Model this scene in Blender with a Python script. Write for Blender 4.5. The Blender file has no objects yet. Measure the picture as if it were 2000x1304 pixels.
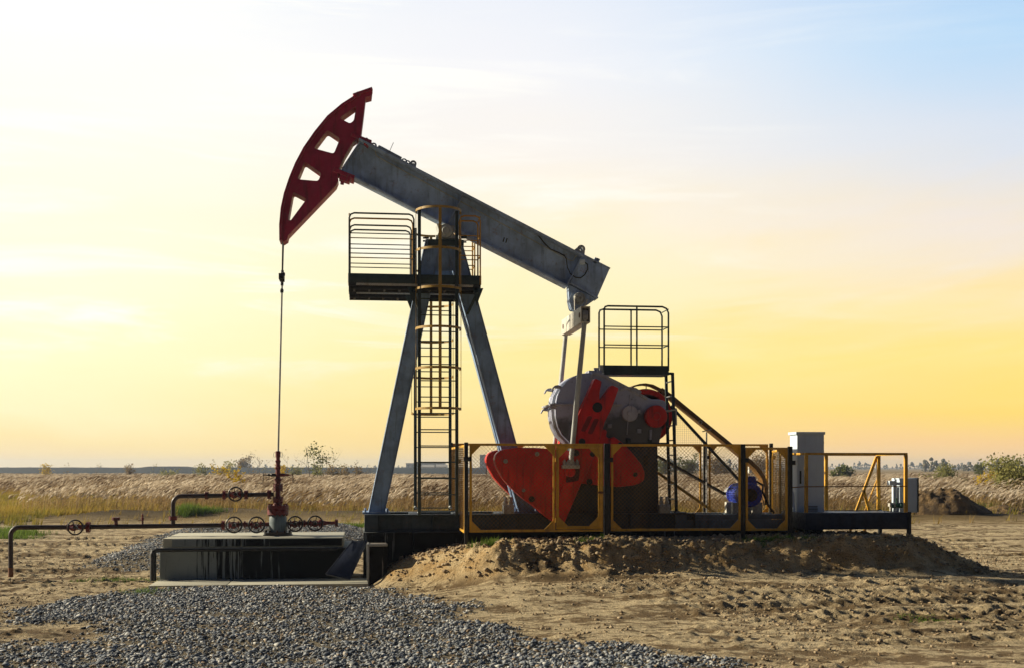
import bpy, bmesh, math, random
import numpy as np
from mathutils import Vector, Matrix, noise as mnoise
from mathutils.geometry import tessellate_polygon
R = math.radians
random.seed(7)
rng = np.random.default_rng(11)
scene = bpy.context.scene
COL = scene.collection

# ------------------------------------------------------------------ camera
FPX, HZ, EYE = 2400.0, 912.0, 2.1          # focal length and horizon measured on the 2000 px photograph
YAW = R(7.0)                                # the pumpjack is turned a little to the camera
FW = Vector((math.sin(YAW), math.cos(YAW), 0)); RT = Vector((math.cos(YAW), -math.sin(YAW), 0))
CAM = -24.0 * FW + Vector((0, 0, EYE))
cd = bpy.data.cameras.new('camera'); co = bpy.data.objects.new('camera', cd); COL.objects.link(co)
co.location = CAM; co.rotation_euler = (R(90), 0, -YAW)
cd.sensor_width = 36; cd.lens = 36 * FPX / 2000; cd.shift_y = (HZ - 652) / 2000
cd.clip_start = 0.5; cd.clip_end = 20000
scene.camera = co

# ------------------------------------------------------------------ light
SUN_AZ, SUN_EL = 12.5, 25                     # degrees behind the picture plane on the left, height
s_dir = (-RT * math.cos(R(SUN_AZ)) + FW * math.sin(R(SUN_AZ))) * math.cos(R(SUN_EL)) + Vector((0, 0, math.sin(R(SUN_EL))))
sl = bpy.data.lights.new('sun', 'SUN'); so = bpy.data.objects.new('sun', sl); COL.objects.link(so)
sl.energy = 5.0; sl.angle = R(0.6); sl.color = (1.0, .88, .66)
so.rotation_euler = s_dir.to_track_quat('Z', 'Y').to_euler(); so.location = (-30, 20, 25)
scene.view_settings.view_transform = 'Standard'; scene.view_settings.look = 'None'
scene.view_settings.exposure = 0.55; scene.view_settings.gamma = 1.0
scene.view_settings.use_curve_mapping = False
scene.cycles.use_denoising = True
scene.cycles.max_bounces = 6; scene.cycles.transparent_max_bounces = 8
scene.cycles.volume_bounces = 0

def lin(c):
    return tuple(((x / 255) / 12.92 if x / 255 <= .04045 else ((x / 255 + .055) / 1.055) ** 2.4) for x in c)

class NT:
    """small node-tree writer"""
    def __init__(s, tree): s.t = tree; s.n = tree.nodes; s.l = tree.links
    def new(s, kind, **kw):
        n = s.n.new(kind)
        for k, v in kw.items(): setattr(n, k, v)
        return n
    def put(s, sock, v):
        if isinstance(v, bpy.types.NodeSocket): s.l.new(v, sock)
        elif v is not None:
            if hasattr(sock.default_value, '__len__') and not hasattr(v, '__len__'): v = (v, v, v)
            if hasattr(sock.default_value, '__len__') and len(sock.default_value) == 4 and len(v) == 3: v = (*v, 1)
            sock.default_value = v
    def math(s, op, a, b=None, c=None, clamp=False):
        n = s.new('ShaderNodeMath', operation=op, use_clamp=clamp)
        for i, v in enumerate((a, b, c)):
            if v is not None: s.put(n.inputs[i], v)
        return n.outputs[0]
    def vmath(s, op, a, b=None):
        n = s.new('ShaderNodeVectorMath', operation=op); s.put(n.inputs[0], a)
        if b is not None: s.put(n.inputs[1], b)
        return n.outputs[1] if op in ('DOT_PRODUCT', 'LENGTH') else n.outputs[0]
    def mix(s, f, a, b, mode='MIX'):
        n = s.new('ShaderNodeMix', data_type='RGBA', blend_type=mode)
        s.put(n.inputs[0], f); s.put(n.inputs[6], a); s.put(n.inputs[7], b)
        return n.outputs[2]
    def ramp(s, f, stops, interp='LINEAR'):
        n = s.new('ShaderNodeValToRGB'); e = n.color_ramp; e.interpolation = interp
        while len(e.elements) < len(stops): e.elements.new(.5)
        for el, (p, c) in zip(e.elements, stops):
            el.position = p; el.color = (*c, 1) if hasattr(c, '__len__') else (c, c, c, 1)
        s.put(n.inputs[0], f); return n.outputs[0]
    def noise(s, vec, scale, detail=4, rough=.55, dist=0):
        n = s.new('ShaderNodeTexNoise'); s.put(n.inputs['Vector'], vec)
        n.inputs['Scale'].default_value = scale; n.inputs['Detail'].default_value = detail
        n.inputs['Roughness'].default_value = rough; n.inputs['Distortion'].default_value = dist
        return n.outputs[0]
    def mapping(s, vec, scale=(1, 1, 1), rot=(0, 0, 0), loc=(0, 0, 0)):
        n = s.new('ShaderNodeMapping'); s.put(n.inputs[0], vec)
        n.inputs['Scale'].default_value = scale; n.inputs['Rotation'].default_value = rot; n.inputs['Location'].default_value = loc
        return n.outputs[0]
    def rng(s, v, a, b, c=0, d=1):
        n = s.new('ShaderNodeMapRange', interpolation_type='SMOOTHSTEP'); s.put(n.inputs[0], v)
        for i, x in enumerate((a, b, c, d)): n.inputs[i + 1].default_value = x
        return n.outputs[0]

# ------------------------------------------------------------------ sky
world = bpy.data.worlds.new('World'); scene.world = world; world.use_nodes = True
T = NT(world.node_tree); T.n.clear()
gen = T.new('ShaderNodeTexCoord').outputs['Generated']
sep = T.new('ShaderNodeSeparateXYZ'); T.put(sep.inputs[0], gen)
ca = T.vmath('DOT_PRODUCT', gen, tuple(RT)); cb = T.vmath('DOT_PRODUCT', gen, tuple(FW))
az = T.math('ARCTAN2', ca, cb)
hor = T.math('SQRT', T.math('ADD', T.math('MULTIPLY', ca, ca), T.math('MULTIPLY', cb, cb)))
tan_el = T.math('DIVIDE', sep.outputs[2], T.math('MAXIMUM', hor, .02))
# thin banded cloud warps the gradient
cv = T.new('ShaderNodeCombineXYZ'); T.put(cv.inputs[0], T.math('MULTIPLY', az, 2.2)); T.put(cv.inputs[1], T.math('MULTIPLY', tan_el, 11.0))
warp = T.noise(cv.outputs[0], 1.3, 5, .55, .4)
te = T.math('ADD', tan_el, T.math('MULTIPLY', T.math('SUBTRACT', warp, .5), .055))
te = T.math('ADD', te, T.math('MULTIPLY', az, .02))
u = T.math('DIVIDE', te, 0.5)
def stops(rows, top):
    out = [((HZ - y) / FPX / .5, lin(c)) for y, c in rows]; out = [(max(p, 0), c) for p, c in out]
    out.sort(key=lambda q: q[0]); out.append((1.0, top)); return out
left = T.ramp(u, stops([(905, (249, 220, 165)), (870, (254, 230, 168)), (820, (255, 244, 196)), (740, (255, 252, 208)), (600, (255, 254, 222)),
                        (450, (255, 251, 228)), (300, (255, 252, 238)), (120, (255, 254, 248))], (.80, .86, .95)))
mid = T.ramp(u, stops([(905, (249, 216, 150)), (860, (253, 218, 138)), (800, (254, 226, 146)), (700, (255, 238, 172)), (560, (255, 241, 192)),
                       (430, (254, 241, 212)), (300, (246, 240, 232)), (120, (240, 240, 243))], (.62, .74, .92)))
right = T.ramp(u, stops([(905, (247, 208, 158)), (860, (253, 208, 142)), (790, (253, 217, 112)), (700, (253, 227, 138)), (600, (248, 229, 192)),
                         (450, (236, 226, 218)), (300, (214, 222, 234)), (120, (180, 213, 241))], (.30, .50, .82)))
g = T.mix(T.rng(az, -.42, .02), left, mid)
g = T.mix(T.rng(az, -.02, .44), g, right)
# warm mottled patches low on the right
mv = T.new('ShaderNodeCombineXYZ'); T.put(mv.inputs[0], T.math('MULTIPLY', az, 3.2)); T.put(mv.inputs[1], T.math('MULTIPLY', T.math('SUBTRACT', tan_el, T.math('MULTIPLY', az, .12)), 16.0)); mv.inputs[2].default_value = 4.7
mot = T.rng(T.noise(mv.outputs[0], 1.0, 5, .55, .5), .42, .68)
mot = T.math('MULTIPLY', T.math('MULTIPLY', mot, T.rng(tan_el, .27, .12, 0, .45)), T.rng(az, -.25, .15, .15, 1))
g = T.mix(mot, g, lin((255, 222, 112)))
# wispy white streaks
cs = T.new('ShaderNodeCombineXYZ'); T.put(cs.inputs[0], T.math('MULTIPLY', T.math('ADD', az, T.math('MULTIPLY', tan_el, .8)), 3.0)); T.put(cs.inputs[1], T.math('MULTIPLY', tan_el, 26.0))
wisp = T.rng(T.noise(cs.outputs[0], 1.0, 6, .6, .6), .49, .70)
wisp = T.math('MULTIPLY', wisp, T.math('MULTIPLY', T.rng(tan_el, .05, .11), T.rng(az, .40, -.25, .08, 1.0)))
g = T.mix(wisp, g, (1.0, .985, .92))
sky = T.new('ShaderNodeTexSky', sky_type='NISHITA'); sky.sun_disc = False
sky.sun_elevation = R(SUN_EL); sky.sun_rotation = math.atan2(s_dir.x, s_dir.y)
sky.dust_density = 2.0
back = T.rng(cb, .80, -.10)                     # away from the sunset side the plain daylight sky takes over
hi = T.rng(tan_el, .40, 1.2)
nish = T.vmath('MULTIPLY', sky.outputs[0], (.0095, .013, .020))
g = T.mix(T.math('MAXIMUM', back, T.math('MULTIPLY', hi, .8)), g, nish)
bg = T.new('ShaderNodeBackground'); T.put(bg.inputs[0], g); bg.inputs[1].default_value = .735
wo = T.new('ShaderNodeOutputWorld'); T.l.new(bg.outputs[0], wo.inputs[0])

# ------------------------------------------------------------------ placing: a photo pixel at a known distance is a point in the place
def W(px, py, Y):
    d = FW + RT * ((px - 1000) / FPX); t = (Y - CAM.y) / d.y
    return Vector((CAM.x + t * d.x, Y, EYE + t * (HZ - py) / FPX))
def S(px, Y):
    d = FW + RT * ((px - 1000) / FPX); return (Y - CAM.y) / d.y / FPX
def G(px, py, z=0.0):
    t = (EYE - z) / ((py - HZ) / FPX); d = FW + RT * ((px - 1000) / FPX)
    return Vector((CAM.x + t * d.x, CAM.y + t * d.y, z))
def F(px, depth, z=0.0):
    d = FW + RT * ((px - 1000) / FPX); return Vector((CAM.x + depth * d.x, CAM.y + depth * d.y, z))
def XZ(pts, Y): return [(W(x, y, Y).x, W(x, y, Y).z) for x, y in pts]

# ------------------------------------------------------------------ mesh builder
def rounded(pts, r, n=3):
    out = []; N = len(pts)
    for i in range(N):
        p = Vector(pts[i]); a = Vector(pts[i - 1]); b = Vector(pts[(i + 1) % N])
        da, db = (a - p), (b - p); k = min(r, da.length * .4, db.length * .4)
        A, B = p + da.normalized() * k, p + db.normalized() * k
        for j in range(n + 1):
            t = j / n; out.append(tuple(A * (1 - t) ** 2 + p * 2 * t * (1 - t) + B * t * t))
    return out

class MB:
    def __init__(s): s.v = []; s.f = []; s.cut = []
    def add(s, vs, fs):
        o = len(s.v); s.cut.append((o, len(s.f))); s.v += [tuple(p) for p in vs]; s.f += [tuple(i + o for i in f) for f in fs]; return s
    def box(s, x0, x1, y0, y1, z0, z1):
        v = [(x, y, z) for x in (x0, x1) for y in (y0, y1) for z in (z0, z1)]
        return s.add(v, [(0, 1, 3, 2), (4, 6, 7, 5), (0, 4, 5, 1), (2, 3, 7, 6), (0, 2, 6, 4), (1, 5, 7, 3)])
    def bar(s, p, q, w, h=None, side=(0, 1, 0)):
        """square bar from p to q: w across `side`, h across the other way"""
        p, q = Vector(p), Vector(q); h = h or w; d = (q - p).normalized(); a = Vector(side)
        a = a - d * a.dot(d)
        if a.length < 1e-4: a = d.orthogonal()
        a.normalize(); b = d.cross(a)
        v = [c + a * (w / 2 * i) + b * (h / 2 * j) for c in (p, q) for i, j in ((-1, -1), (1, -1), (1, 1), (-1, 1))]
        return s.add(v, [(3, 2, 1, 0), (4, 5, 6, 7), (0, 1, 5, 4), (1, 2, 6, 5), (2, 3, 7, 6), (3, 0, 4, 7)])
    def tube(s, pts, r, n=8, closed=False):
        pts = [Vector(p) for p in pts]; N = len(pts); vs = []; fs = []; a = None
        for i, p in enumerate(pts):
            if closed: d = pts[(i + 1) % N] - pts[i - 1]
            else: d = pts[min(i + 1, N - 1)] - pts[max(i - 1, 0)]
            d.normalize()
            a = d.orthogonal() if a is None else a - d * a.dot(d)
            a.normalize(); b = d.cross(a); rr = r[i] if hasattr(r, '__len__') else r
            vs += [p + (a * math.cos(2 * math.pi * k / n) + b * math.sin(2 * math.pi * k / n)) * rr for k in range(n)]
        for i in range(N if closed else N - 1):
            for k in range(n):
                j = (i + 1) % N; fs.append((i * n + k, i * n + (k + 1) % n, j * n + (k + 1) % n, j * n + k))
        if not closed: fs += [tuple(range(n))[::-1], tuple(range((N - 1) * n, N * n))]
        return s.add(vs, fs)
    def cyl(s, p, q, r, n=20): return s.tube([p, q], r, n)
    def lathe(s, c, axis, prof, n=24):
        c = Vector(c); ax = Vector(axis).normalized(); a = ax.orthogonal().normalized(); b = ax.cross(a); vs = []; fs = []
        for r, t in prof: vs += [c + ax * t + (a * math.cos(2 * math.pi * k / n) + b * math.sin(2 * math.pi * k / n)) * max(r, 1e-4) for k in range(n)]
        for i in range(len(prof) - 1):
            for k in range(n): fs.append((i * n + k, i * n + (k + 1) % n, (i + 1) * n + (k + 1) % n, (i + 1) * n + k))
        fs += [tuple(range(n))[::-1], tuple(range((len(prof) - 1) * n, len(prof) * n))]
        return s.add(vs, fs)
    def prism(s, pts, y0, y1):
        n = len(pts); v = [(x, y0, z) for x, z in pts] + [(x, y1, z) for x, z in pts]
        return s.add(v, [tuple(range(n)), tuple(range(2 * n - 1, n - 1, -1))] + [(i, i + n, (i + 1) % n + n, (i + 1) % n) for i in range(n)])
    def plate(s, outer, holes, y0, y1):
        loops = [outer] + holes; allp = [p for l in loops for p in l]; n = len(allp)
        tri = tessellate_polygon([[Vector((x, z, 0)) for x, z in l] for l in loops])
        v = [(x, y0, z) for x, z in allp] + [(x, y1, z) for x, z in allp]
        f = [tuple(t) for t in tri] + [tuple(i + n for i in t[::-1]) for t in tri]; o = 0
        for l in loops:
            m = len(l); f += [(o + i, o + (i + 1) % m, o + (i + 1) % m + n, o + i + n) for i in range(m)]; o += m
        return s.add(v, f)
    def band(s, pts, th, y0, y1):
        """flat strip following a line of (x, z) points"""
        P = [Vector(p) for p in pts]; N = len(P); vs = []
        for i, p in enumerate(P):
            d = (P[min(i + 1, N - 1)] - P[max(i - 1, 0)]).normalized(); nn = Vector((-d.y, d.x)) * th / 2
            for q, y in ((p + nn, y0), (p + nn, y1), (p - nn, y1), (p - nn, y0)): vs.append((q.x, y, q.y))
        fs = [(i * 4 + k, i * 4 + (k + 1) % 4, i * 4 + 4 + (k + 1) % 4, i * 4 + 4 + k) for i in range(N - 1) for k in range(4)]
        return s.add(vs, fs + [(3, 2, 1, 0), tuple(range(4 * N - 4, 4 * N))])
    def torus(s, c, axis, Rr, r, n=32, m=8):
        ax = Vector(axis).normalized(); a = ax.orthogonal().normalized(); b = ax.cross(a); c = Vector(c)
        return s.tube([c + (a * math.cos(2 * math.pi * k / n) + b * math.sin(2 * math.pi * k / n)) * Rr for k in range(n)], r, m, True)
    def build_each(s, name, mat, parent=None, bevel=0, smooth=30, take=1):
        """every `take` added shapes become a mesh of their own"""
        cs = s.cut[::take] + [(len(s.v), len(s.f))]
        for (v0, f0), (v1, f1) in zip(cs[:-1], cs[1:]):
            m = MB(); m.v = s.v[v0:v1]; m.f = [tuple(i - v0 for i in f) for f in s.f[f0:f1]]; m.build(name, mat, parent, bevel, smooth)
    def build(s, name, mat, parent=None, bevel=0, smooth=30):
        me = bpy.data.meshes.new(name); me.from_pydata(s.v, [], s.f)
        bm = bmesh.new(); bm.from_mesh(me); bmesh.ops.recalc_face_normals(bm, faces=bm.faces)
        if bevel:
            es = [e for e in bm.edges if len(e.link_faces) == 2 and e.calc_face_angle(0) > R(50)]
            if es: bmesh.ops.bevel(bm, geom=es, offset=bevel, segments=2, affect='EDGES', profile=.6, clamp_overlap=True)
        bm.to_mesh(me); bm.free()
        me.polygons.foreach_set('use_smooth', [True] * len(me.polygons)); me.set_sharp_from_angle(angle=R(smooth))
        return link(name, me, mat, parent)

def link(name, me, mat, parent=None):
    if mat: me.materials.append(mat)
    o = bpy.data.objects.new(name, me); COL.objects.link(o)
    if parent is not None:
        o.parent = parent
        if parent.type == 'EMPTY': o.location = -parent.location
    return o
def thing(name, label, cat, loc, group=None):
    o = bpy.data.objects.new(name, None); o.empty_display_size = .2; COL.objects.link(o); o.location = loc
    return tag(o, label, cat, group)
def tag(o, label, cat, group=None, kind=None):
    o['label'] = label; o['category'] = cat
    if group: o['group'] = group
    if kind: o['kind'] = kind
    return o
def structure(o, label, cat):
    o['kind'] = 'structure'; o['label'] = label; o['category'] = cat; return o

# ------------------------------------------------------------------ materials
def new_mat(name):
    m = bpy.data.materials.new(name); m.use_nodes = True; m.node_tree.nodes.clear(); t = NT(m.node_tree)
    b = t.new('ShaderNodeBsdfPrincipled'); o = t.new('ShaderNodeOutputMaterial'); t.l.new(b.outputs[0], o.inputs[0])
    return m, t, b
def bump(t, b, h, strength, dist):
    n = t.new('ShaderNodeBump'); n.inputs['Strength'].default_value = strength; n.inputs['Distance'].default_value = dist
    t.put(n.inputs['Height'], h); t.l.new(n.outputs[0], b.inputs['Normal'])

def painted(name, col, rough=.45, var=.22, dirt=(.05, .04, .035), amount=.5, rust=0.0, metal=0.0, speck=.5, chip=0.0):
    m, t, b = new_mat(name)
    p = t.new('ShaderNodeTexCoord').outputs['Object']
    n1 = t.noise(p, 2.3, 5, .6); n2 = t.noise(p, 14, 5, .65); st = t.noise(t.mapping(p, (9, 9, .9)), 1.6, 4, .6)
    c = t.mix(t.rng(n1, .30, .70), tuple(x * (1 - var) for x in col), tuple(min(1, x * (1 + var)) for x in col))
    c = t.mix(t.math('MULTIPLY', t.rng(st, .50, .72), amount), c, dirt)
    c = t.mix(t.math('MULTIPLY', t.rng(n2, .60, .74), speck), c, tuple(x * .35 for x in col))
    if rust:
        rm = t.math('MULTIPLY', t.rng(t.math('ADD', t.noise(p, 5, 6, .7), t.math('MULTIPLY', t.noise(p, 40, 3), .25)), .70, .82), rust)
        c = t.mix(rm, c, t.mix(t.noise(p, 30, 3), (.13, .035, .012), (.28, .10, .035)))
    if chip:                                           # paint knocked off along the edges
        bv = t.new('ShaderNodeBevel', samples=4); bv.inputs[0].default_value = .03; ge = t.new('ShaderNodeNewGeometry')
        ed = t.math('SUBTRACT', 1, t.vmath('DOT_PRODUCT', bv.outputs[0], ge.outputs['Normal']))
        k = t.math('MULTIPLY', t.rng(t.math('ADD', t.math('MULTIPLY', ed, 1.6), t.noise(p, 22, 5, .7)), .68, .84), chip)
        c = t.mix(k, c, t.mix(t.noise(p, 9, 3), (.16, .07, .03), (.42, .40, .37)))
        sc_ = t.math('MULTIPLY', t.rng(t.noise(t.mapping(p, (3, 3, 14), (0, .5, 0)), 7, 5, .75), .66, .72), chip * .7)
        c = t.mix(sc_, c, tuple(min(1, x * 1.7 + .06) for x in col))
    t.put(b.inputs['Base Color'], c); t.put(b.inputs['Roughness'], t.rng(n2, .3, .7, rough - .1, min(1, rough + .25)))
    b.inputs['Metallic'].default_value = metal
    bump(t, b, t.math('ADD', n2, t.math('MULTIPLY', t.noise(p, 60, 3), .4)), .25, .004)
    return m
STEEL = painted('grey_painted_steel', (.33, .45, .66), .5, .28, (.05, .06, .07), .34, .40, speck=.7, chip=.4)
LEGS = painted('blue_grey_painted_steel', (.23, .345, .53), .5, .28, (.05, .06, .07), .40, .3, chip=.6)
HEADRED = painted('maroon_paint', (.33, .010, .050), .45, .2, (.07, .008, .012), .6, .12, chip=.5)
RED = painted('red_paint', (.62, .009, .004), .42, .22, (.10, .006, .005), .65, .14, chip=.5)
WELLRED = painted('dark_red_paint', (.13, .008, .009), .5, .35, (.016, .008, .008), .8, .25)
YELLOW = painted('yellow_paint', (.62, .33, .022), .45, .18, (.25, .12, .02), .5, .22)
MESHY = painted('yellow_mesh_paint', (.20, .10, .008), .5, .15, (.10, .05, .01), .4, .2)
RAILY = painted('rusty_yellow_paint', (.50, .26, .03), .5, .2, (.16, .07, .02), .6, .35)
DARK = painted('dark_green_steel', (.020, .040, .042), .5, .3, (.012, .014, .016), .5, .15)
BLACK = painted('black_paint', (.008, .009, .011), .5, .3, (.03, .025, .02), .4, .1)
NAVY = painted('navy_steel', (.016, .024, .05), .5, .3, (.01, .01, .014), .5, .1)
SKID = painted('dark_blue_grey_steel', (.032, .050, .066), .55, .3, (.02, .022, .025), .6, .2)
GEAR = painted('pale_grey_casting', (.40, .41, .48), .5, .22, (.05, .055, .08), .45, .05)
PALE = painted('pale_grey_paint', (.42, .44, .42), .5, .2, (.12, .11, .09), .5, .15)
CAGE = painted('olive_yellow_paint', (.36, .215, .03), .5, .2, (.12, .07, .02), .6, .3)
CREAM = painted('cream_white_paint', (.58, .56, .49), .5, .12, (.20, .17, .12), .5, .15)
WHITE = painted('white_cabinet_paint', (.60, .70, .79), .42, .06, (.35, .36, .36), .10, .04, speck=.15)
PIPE = painted('dark_brown_pipe_paint', (.024, .010, .010), .4, .35, (.02, .012, .012), .6, .3)
WHEELM = painted('black_handwheel_iron', (.016, .012, .014), .4, .3, (.05, .02, .015), .4, .2)
BLUE = painted('blue_motor_paint', (.010, .030, .40), .4, .2, (.012, .015, .06), .5, .05)
ZINC = painted('galvanised_steel', (.36, .36, .35), .4, .2, (.10, .10, .10), .5, .2, .5)
ROPE = painted('wire_rope_steel', (.07, .065, .06), .45, .3, (.03, .02, .02), .4, .2, .4)
GUARD = painted('brown_yellow_guard_paint', (.17, .08, .014), .5, .25, (.08, .04, .02), .6, .4)
RUBBER = painted('rubber', (.02, .018, .016), .7, .3, (.05, .04, .03), .4)
GRATE = painted('grating_steel', (.22, .23, .23), .5, .2, (.05, .05, .05), .5, .3)

def concrete(name, col, oil):
    m, t, b = new_mat(name); p = t.new('ShaderNodeTexCoord').outputs['Object']
    n1 = t.noise(p, 1.7, 6, .65); n2 = t.noise(p, 22, 5, .7)
    c = t.mix(n1, tuple(x * .72 for x in col), tuple(x * 1.15 for x in col))
    c = t.mix(t.math('MULTIPLY', t.rng(n2, .55, .75), .5), c, tuple(x * .5 for x in col))
    if oil:                                            # black oil runs (painted shade on the foundation), thickest on the right
        x = t.new('ShaderNodeSeparateXYZ'); t.put(x.inputs[0], p)
        run = t.noise(t.mapping(p, (11, 11, .45)), 1.9, 5, .6)
        big = t.noise(t.mapping(p, (.9, .9, .25)), 1.3, 3, .5)
        side = t.rng(x.outputs[0], oil[0], oil[1])
        k = t.rng(t.math('ADD', t.math('ADD', t.math('MULTIPLY', run, 1.2), t.math('MULTIPLY', big, .6)), t.math('MULTIPLY', side, .36)), .96, 1.05)
        flat = t.new('ShaderNodeNewGeometry'); sn = t.new('ShaderNodeSeparateXYZ'); t.put(sn.inputs[0], flat.outputs['True Normal'])
        k = t.math('MULTIPLY', k, t.math('SUBTRACT', 1, t.math('MULTIPLY', sn.outputs[2], .9), clamp=True))
        c = t.mix(t.math('MULTIPLY', k, .97), c, (.006, .006, .007))
    t.put(b.inputs['Base Color'], c); b.inputs['Roughness'].default_value = .85; b.inputs['Specular IOR Level'].default_value = .15
    bump(t, b, t.math('ADD', n2, t.math('MULTIPLY', t.noise(p, 90, 3), .5)), .4, .006)
    return m
CONC = concrete('shade_painted_concrete', (.15, .165, .165), (W(640, 1050, -.82).x, W(800, 1050, -.82).x))  # dark base and black runs paint the shade on the foundation
CONCTOP = concrete('pale_concrete', (.50, .48, .38), None)
CONCOIL = concrete('oil_stained_concrete', (.25, .275, .275), (W(345, 1100, -.9).x, W(650, 1100, -.9).x))
CONCPIER = concrete('oily_pier_concrete', (.20, .18, .16), (W(700, 1100, -1.6).x - .6, W(700, 1100, -1.6).x + .3))

# =================================================================== GROUND
def vnoise(x, y, seed=0):
    r = np.random.default_rng(seed); tab = r.random((256, 256))
    xi = np.floor(x).astype(int); yi = np.floor(y).astype(int); fx = x - xi; fy = y - yi
    fx = fx * fx * (3 - 2 * fx); fy = fy * fy * (3 - 2 * fy)
    g = lambda i, j: tab[(xi + i) & 255, (yi + j) & 255]
    return (g(0, 0) * (1 - fx) + g(1, 0) * fx) * (1 - fy) + (g(0, 1) * (1 - fx) + g(1, 1) * fx) * fy
def fbm(x, y, scale, oct=4, seed=0, gain=.5):
    a = 1; s = 0; n = 0
    for k in range(oct):
        s = s + a * (vnoise(x / scale * 2 ** k + 13.7 * k, y / scale * 2 ** k + 7.1 * k, seed + k) - .5); n += a; a *= gain
    return s / n * 2
def sm(x, a, b):
    t = np.clip((x - a) / (b - a), 0, 1); return t * t * (3 - 2 * t)

crest_px = [(690, 1150), (728, 1148), (772, 1100), (806, 1085), (850, 1073), (906, 1062), (1000, 1051), (1180, 1047), (1450, 1046), (1700, 1041), (1768, 1040),
            (1805, 1050), (1850, 1070), (1900, 1094), (1950, 1112), (2010, 1128), (2100, 1142)]
CX = [W(a, b, -2.2).x for a, b in crest_px]; CZ = [max(W(a, b, -2.2).z - .09, 0) for a, b in crest_px]
x_mid = W(760, 1100, -3).x
def cam_uv(x, y):
    """distance along and across the view, for things that follow the field edge"""
    dx, dy = x - CAM.x, y - CAM.y
    return dx * FW.x + dy * FW.y, dx * RT.x + dy * RT.y
gpx = lambda pts: np.array([tuple(G(a, b))[:2] for a, b in pts])
def inside(x, y, poly):
    c = np.zeros(x.shape, bool); n = len(poly)
    for i in range(n):
        x0, y0 = poly[i]; x1, y1 = poly[(i + 1) % n]
        k = ((y0 > y) != (y1 > y)) & (x < (x1 - x0) * (y - y0) / (y1 - y0 + 1e-12) + x0); c ^= k
    return c
def dist_poly(x, y, poly):
    d = np.full(x.shape, 1e9); n = len(poly)
    for i in range(n):
        a = np.array(poly[i]); e = np.array(poly[(i + 1) % n]) - a
        t = np.clip(((x - a[0]) * e[0] + (y - a[1]) * e[1]) / (e @ e), 0, 1)
        d = np.minimum(d, np.hypot(x - a[0] - t * e[0], y - a[1] - t * e[1]))
    return np.where(inside(x, y, poly), d, -d)
GRAVEL_FRONT = gpx([(-40, 1262), (160, 1255), (190, 1215), (20, 1222), (-40, 1215), (100, 1178), (240, 1160), (300, 1149), (730, 1148), (800, 1163), (880, 1185), (960, 1222),
                    (1060, 1252), (1210, 1262), (1360, 1285), (1420, 1330), (1420, 1420), (-60, 1420)])
GRAVEL_BACK = gpx([(160, 1112), (175, 1095), (235, 1078), (300, 1052), (340, 1036), (560, 1032), (712, 1030), (725, 1052), (640, 1075), (330, 1130), (290, 1118)])
def gravel_mask(x, y):
    w = fbm(x, y, 1.0, 5, 61, .65) * .75
    return np.maximum(sm(dist_poly(x, y, GRAVEL_FRONT) + w, -.45, .55), sm(dist_poly(x, y, GRAVEL_BACK) + w * .6, -.25, .35))
SLX0, SLX1, SLY = G(289, 1143, .06).x, G(719, 1141, .06).x, G(289, 1143, .06).y
def tracks(x, y):
    """wheel ruts: long shallow grooves with lug marks, running mostly across the view"""
    h = np.zeros(x.shape); d = np.zeros(x.shape)
    for (y0, sl_, amp, wid, dep, x0, x1, ph) in TR:
        c = y0 + sl_ * x + amp * np.sin(x * .35 + ph); q = (y - c) / wid
        m = np.exp(-q ** 4) * sm(x, x0, x0 + 1.5) * sm(-x, -x1, -x1 + 1.5)
        ber = np.exp(-((np.abs(q) - 1.25) / .28) ** 2) * sm(x, x0, x0 + 1.5) * sm(-x, -x1, -x1 + 1.5)
        lug = np.clip(np.sin((x + np.abs(y - c) * .5) * 2 * np.pi / .24) * 2.2, -1, 1) * m
        h += -dep * m + dep * .7 * ber + lug * dep * .7; d += m
    return h, np.clip(d, 0, 1)
TR = [(-6.1, .07, .1, .2, .05, 3.5, 16, 2.2), (-7.7, .09, .12, .2, .05, 2.5, 16, .1), (-9.4, .10, .1, .2, .05, 2.2, 16, 1.9), (-10.1, .11, .1, .2, .045, 2.2, 16, 1.7), (-5.6, .02, .12, .20, .045, 1.5, 16, .3), (-6.6, .05, .10, .22, .05, 1, 16, 1.2), (-8.1, .12, .15, .20, .05, 3.2, 16, .7), (-8.75, .12, .15, .20, .055, 3.0, 16, .8),
      (-7.3, -.03, .1, .2, .035, 2, 16, 2.0), (-4.7, .03, .1, .25, .03, -1, 16, 2.4),
      (6.0, -.02, .4, .30, .07, -16, -4.5, .3), (8.5, .02, .4, .32, .08, -18, -4, 1.0), (10.5, -.03, .5, .35, .09, -20, -4, 1.9), (13.5, .02, .5, .4, .09, -22, -3.5, .4), (4.2, .04, .3, .24, .05, -16, -5.5, 1.4),
      (2.2, .04, .2, .22, .05, -14, -6.8, .2),
      (3.8, .0, .3, .3, .08, 9.2, 24, .5), (6.4, .02, .3, .3, .08, 9.4, 26, 1.3), (9.0, -.02, .4, .35, .09, 10, 28, 2.2), (12.5, .02, .5, .4, .10, 10, 30, .2), (17, -.01, .5, .5, .10, 9, 34, .9)]
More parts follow.
